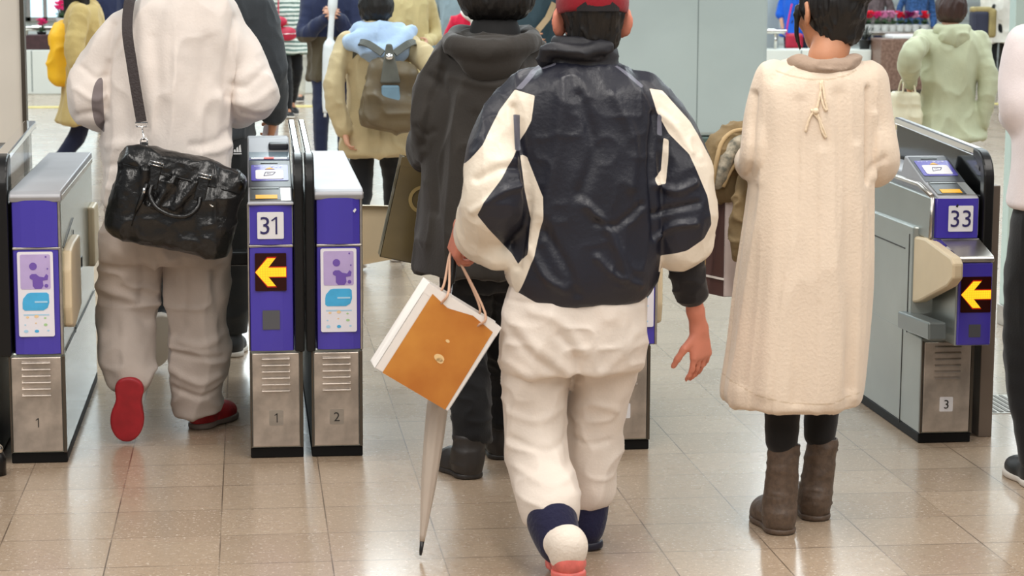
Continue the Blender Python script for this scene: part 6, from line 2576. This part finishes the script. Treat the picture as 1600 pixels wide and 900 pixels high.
# woman in the sage green coat
Yg = 12.4
zh = A(1480, 216, Yg)[2]
pg, J, W = walker('woman with short brown hair in loose sage green hooded coat, walking away', 1484, Yg, 1.47, .05, SKIN, HAIR_B, 'bob', SAGE, zh, BLK, stride=.18,
                  armL=('px', 1420, 128, -.05), armR=('px', 1534, 188, -.06), wide=1.1, hem_wide=1.2, sl=1.2, hood=SAGE)
CRLEA = mat('cream_leather', (222, 212, 182), .45, 0, (8, .08), (30, .15))
c = A(1414, 166, Yg - .06)
tb = empty('tote_bag', c, 'cream leather tote bag on the left arm of the woman in the sage coat', 'bag')
S = SDF(c - .24, c + .24, .008)
S.rbox(c + np.array([0, 0, -.02]), (.082, .06, .105), None, .03)
S.rbox(c + np.array([0.0, 0, -.07]), (.09, .065, .05), None, .035, .03)
S.rbox(c + np.array([0, 0, .10]), (.055, .035, .06), None, .01, .0, 'sub')
finish(S, 'bag_body', CRLEA, tb, wrinkle=[(.004, (14, 14, 14), True)])
for sy in (-1, 1):
    mb = MB()
    mb.tube(spline([c + np.array([-.03, sy * .045, .075]), c + np.array([-.015, sy * .03, .15]), c + np.array([.03, sy * .02, .165]), c + np.array([.05, sy * .04, .075])], 6), .006, CRLEA, 8)
    mb.build('handle', tb)

# backpacker in the white sweater
Yk = 25.0
pk, J, W = walker('man in white sweater and black trousers wearing a navy and olive backpack', 1560, Yk, 1.66, -.25, SKIN, HAIR_K, 'short', WHITEK, A(1560, 66, Yk)[2], BLK, stride=.32, armR=('px', 1582, 60, .0), armL=('px', 1548, 62, .2), top_name='sweater', shoe_m=mat('white_sneaker', (224, 226, 228), .5), wide=1.0)
c = A(1532, 36, Yk - .27)
bk = empty('backpack', c, 'navy and olive backpack on the man in the white sweater', 'backpack')
S = SDF(c - .32, c + .34, .009)
S.rbox(c + np.array([-.02, 0, -.02]), (.10, .09, .165), None, .04)
finish(S, 'bag_body', mat('navy_canvas', (44, 46, 66), .7, 0, (10, .15)), bk)
S = SDF(c - .32, c + .34, .009)
S.rbox(c + np.array([.12, .0, .0]), (.055, .085, .17), None, .04)
S.rbox(c + np.array([.0, .0, .155]), (.12, .08, .035), None, .03, .01)
finish(S, 'side_pocket', mat('olive_tan_canvas', (160, 142, 92), .7, 0, (10, .25)), bk)
mb = MB()
mb.tube(spline([c + np.array([.16, .05, .14]), c + np.array([.20, .12, .20]), c + np.array([.26, .22, .12]), c + np.array([.24, .2, -.1])], 5), 1.0, BLACK, flat=(.02, .005, (0, -1, .2)))
mb.build('shoulder_strap', bk)
walker('person in dark brown jacket at the far right behind the backpacker', 1582, 28.9, 1.70, .3, SKIN, HAIR_K, 'short', DKBR, A(1582, 60, 28.9)[2], BLK, stride=.2, top_name='jacket')
# people beyond the flowers
walker('person in dark brown jacket beyond the flower row, left of the blue shirt', 1362, 31.2, 1.64, PI - .3, SKIN, HAIR_K, 'short', mat('taupe_pattern_jacket', (112, 96, 98), .8, 0, (20, .4)), .78, NAVYT, stride=.1, top_name='jacket')
walker('person in blue patterned shirt beyond the flower row', 1430, 31.6, 1.60, PI, SKIN, HAIR_B, 'bob', BLUPAT, .78, BLK, stride=.1, top_name='shirt')
walker('person in navy top seen behind the khaki coat near the left windows', 163, 21.5, 1.62, PI + .3, SKIN, HAIR_B, 'long', NAVYC, .75, NAVYT, stride=.2, top_name='jacket')

# ------------------------------------------------------------------ rails, granite block, flowers
GRAN = mat('brown_granite', (112, 84, 72), .35, 0, (30, .35), None, (140, 112, 98))
xa, xb = A(1376, 100, 27.6)[0], A(1446, 100, 27.6)[0]
zt2 = A(1400, 60, 27.6)[2]
zt2 = min(zt2, A(1400, 51, 28.3)[2] - .06)
mb = MB()
mb.box((xa, 27.6, 0), (xb, 28.1, zt2), GRAN, .01)
mb.box((xa, 27.59, 0), (xb, 28.11, .05), EDGE)
tag(mb.build('granite_planter', None, ((xa + xb) / 2, 28, 0)), 'brown speckled granite block at the right end of the pale low wall', 'planter')
mb = MB()
mb.box((A(1396, 60, 27.6)[0], 27.62, zt2), (xb - .05, 28.0, zt2 + .05), WHITE_P, .012)
mb.box((A(1396, 60, 27.6)[0] + .03, 27.65, zt2 + .045), (xb - .08, 27.97, zt2 + .055), LILW)
tag(mb.build('white_tray', None, ((xa + xb) / 2, 27.9, zt2)), 'white tray lying on the brown granite block', 'tray')


def rail(label, pa, pb, py, Yr, n):
    xa, xb = A(pa, py, Yr)[0], A(pb, py, Yr)[0]
    z = A(pa, py, Yr)[2]
    root = empty('handrail', ((xa + xb) / 2, Yr, zt), label, 'rail')
    mb = MB()
    mb.tube([(xa, Yr, z), (xb, Yr, z)], .035, SHINE, 10)
    mb.box((xa, Yr - .14, z - .005), (xb, Yr + .14, z + .022), SHINE, .006)
    mb.build('top_bar', root)
    for k in range(n):
        x = xa + (xb - xa) * (k + .5) / n
        mb = MB()
        mb.tube([(x, Yr, zt if x < A(1376, 100, 27.6)[0] else 0), (x, Yr, z)], .02, SHINE, 8)
        mb.build('upright', root)
    return z


rail('chrome shelf rail on the low wall at the left, behind the yellow backpack', 30, 100, 44, 28.3, 3)
rail('chrome shelf rail on the low wall behind the woman in blue', 1170, 1226, 49, 28.3, 2)
zr = rail('chrome shelf rail carrying the row of pink flowers on the right', 1338, 1462, 51, 28.35, 4)
LEAF = mat('dark_green_leaf', (62, 92, 58), .5, 0, (20, .4))
POTW = mat('white_flower_pot', (226, 226, 224), .4)
POTK = mat('black_flower_pot', (26, 26, 28), .5)
PET = [mat('petal_%s' % n, c_, .5) for n, c_ in (('hot_pink', (244, 70, 150)), ('red', (236, 44, 76)), ('pale_pink', (240, 170, 210)), ('magenta', (150, 20, 100)), ('white', (246, 226, 236)))]


def cyclamen(label, x, y, z, mp, sc=1.0, pot=POTW, group=None):
    root = empty('potted_cyclamen', (x, y, z), label, 'flower', group)
    mb = MB()
    mb.lathe((x, y, z), [(.045 * sc, 0), (.065 * sc, .085 * sc), (.07 * sc, .09 * sc), (.06 * sc, .092 * sc)], pot, 16)
    mb.build('pot', root)
    mb = MB()
    for k in range(16):
        a, r = random.uniform(0, 6.28), random.uniform(.02, .065) * sc
        c = np.array([x + r * math.cos(a), y + r * math.sin(a), z + (.10 + random.uniform(0, .05)) * sc])
        t = np.array([-math.sin(a), math.cos(a), 0]) * .035 * sc
        o = np.array([math.cos(a), math.sin(a), -.25]) * .04 * sc
        mb.poly([c - o, c - t * .8 - o * .3, c - t + o * .4, c + o, c + t + o * .4, c + t * .8 - o * .3], [(0, 1, 2, 3, 4, 5)], LEAF)
        mb.tube([(x, y, z + .09 * sc), tuple(c)], .003 * sc, LEAF, 4)
    mb.build('leaves', root)
    mb = MB()
    for k in range(13):
        a, r = random.uniform(0, 6.28), random.uniform(.0, .06) * sc
        c = np.array([x + r * math.cos(a), y + r * math.sin(a), z + random.uniform(.17, .25) * sc])
        mb.tube([(x + r * .3 * math.cos(a), y + r * .3 * math.sin(a), z + .1 * sc), tuple(c)], .003 * sc, LEAF, 4)
        for j in range(5):
            an = 2 * math.pi * j / 5 + a
            u = np.array([math.cos(an), math.sin(an), .9]) * .036 * sc
            t = np.array([-math.sin(an), math.cos(an), 0]) * .022 * sc
            mb.poly([c, c + u * .5 - t, c + u * 1.1 - t * .5, c + u * 1.1 + t * .5, c + u * .5 + t], [(0, 1, 2, 3, 4)], mp)
    mb.build('blooms', root)


names = ['hot pink', 'red', 'pale pink', 'magenta', 'white']
lay = [(1346, 4, 'at the left end of the right-hand rail'), (1358, 1, 'second from the left end of the right-hand rail'), (1371, 0, 'third along the right-hand rail, beside a red one'), (1384, 2, 'left of the middle of the right-hand rail'),
       (1396, 2, 'in the middle of the right-hand rail'), (1408, 1, 'fourth from the right end of the right-hand rail'), (1420, 3, 'just right of a red one on the right-hand rail'), (1432, 2, 'second from the right end of the right-hand rail'), (1446, 1, 'at the right end of the right-hand rail')]
for px, ci, where in lay:
    q = A(px, 50, 28.3)
    cyclamen('%s cyclamen in a white pot %s' % (names[ci], where), q[0], 28.35, zr + .022, PET[ci], .95, group='cyclamens on the rail')
q = A(97, 20, 28.3)
cyclamen('hot pink cyclamen on the left rail above the yellow backpack', A(97, 30, 28.3)[0], 28.3, A(97, 44, 28.3)[2] + .022, PET[0], 1.15)
q = A(60, 66, 27.9)
mb = MB()
mb.prism([(q[0] - .22, zt), (q[0] + .2, zt), (q[0] + .26, zt + .19), (q[0] - .16, zt + .19)], 28.02, 28.28, mat('dark_brown_planter', (70, 40, 44), .5, 0, (14, .3)), 'y', .01)
tag(mb.build('planter_box', None, (q[0], 28.1, zt)), 'dark brown planter box standing on the left end of the low wall', 'planter')
cyclamen('pink cyclamen growing out of the dark brown planter box at left', q[0] + .02, 28.15, zt + .14, PET[0], .9, POTK)
# spiky plant in a black pot on the low wall
q = A(1351, 70, 28.1)
root = empty('potted_palm', (q[0], 28.1, zt), 'dark spiky plant in a black pot on the low wall under the flower rail', 'plant')
mb = MB()
mb.lathe((q[0], 28.1, zt), [(.06, 0), (.085, .12), (.09, .125), (.075, .125)], POTK, 16)
mb.build('pot', root)
mb = MB()
DKLEAF = mat('dark_spiky_leaf', (44, 48, 42), .5, 0, (20, .3))
for k in range(22):
    a, e = random.uniform(0, 6.28), random.uniform(.35, 1.3)
    L = random.uniform(.16, .27)
    p0 = np.array([q[0], 28.1, zt + .12])
    d1 = np.array([math.cos(a) * math.cos(e), math.sin(a) * math.cos(e), math.sin(e)])
    t = np.array([-math.sin(a), math.cos(a), 0]) * .012
    p1_, p2_ = p0 + d1 * L * .6, p0 + d1 * L + np.array([0, 0, -.05 * (1.3 - e)])
    mb.poly([p0 - t * .5, p0 + t * .5, p1_ + t, p1_ - t, p2_], [(0, 1, 2, 3), (3, 2, 4)], DKLEAF)
mb.build('leaves', root)
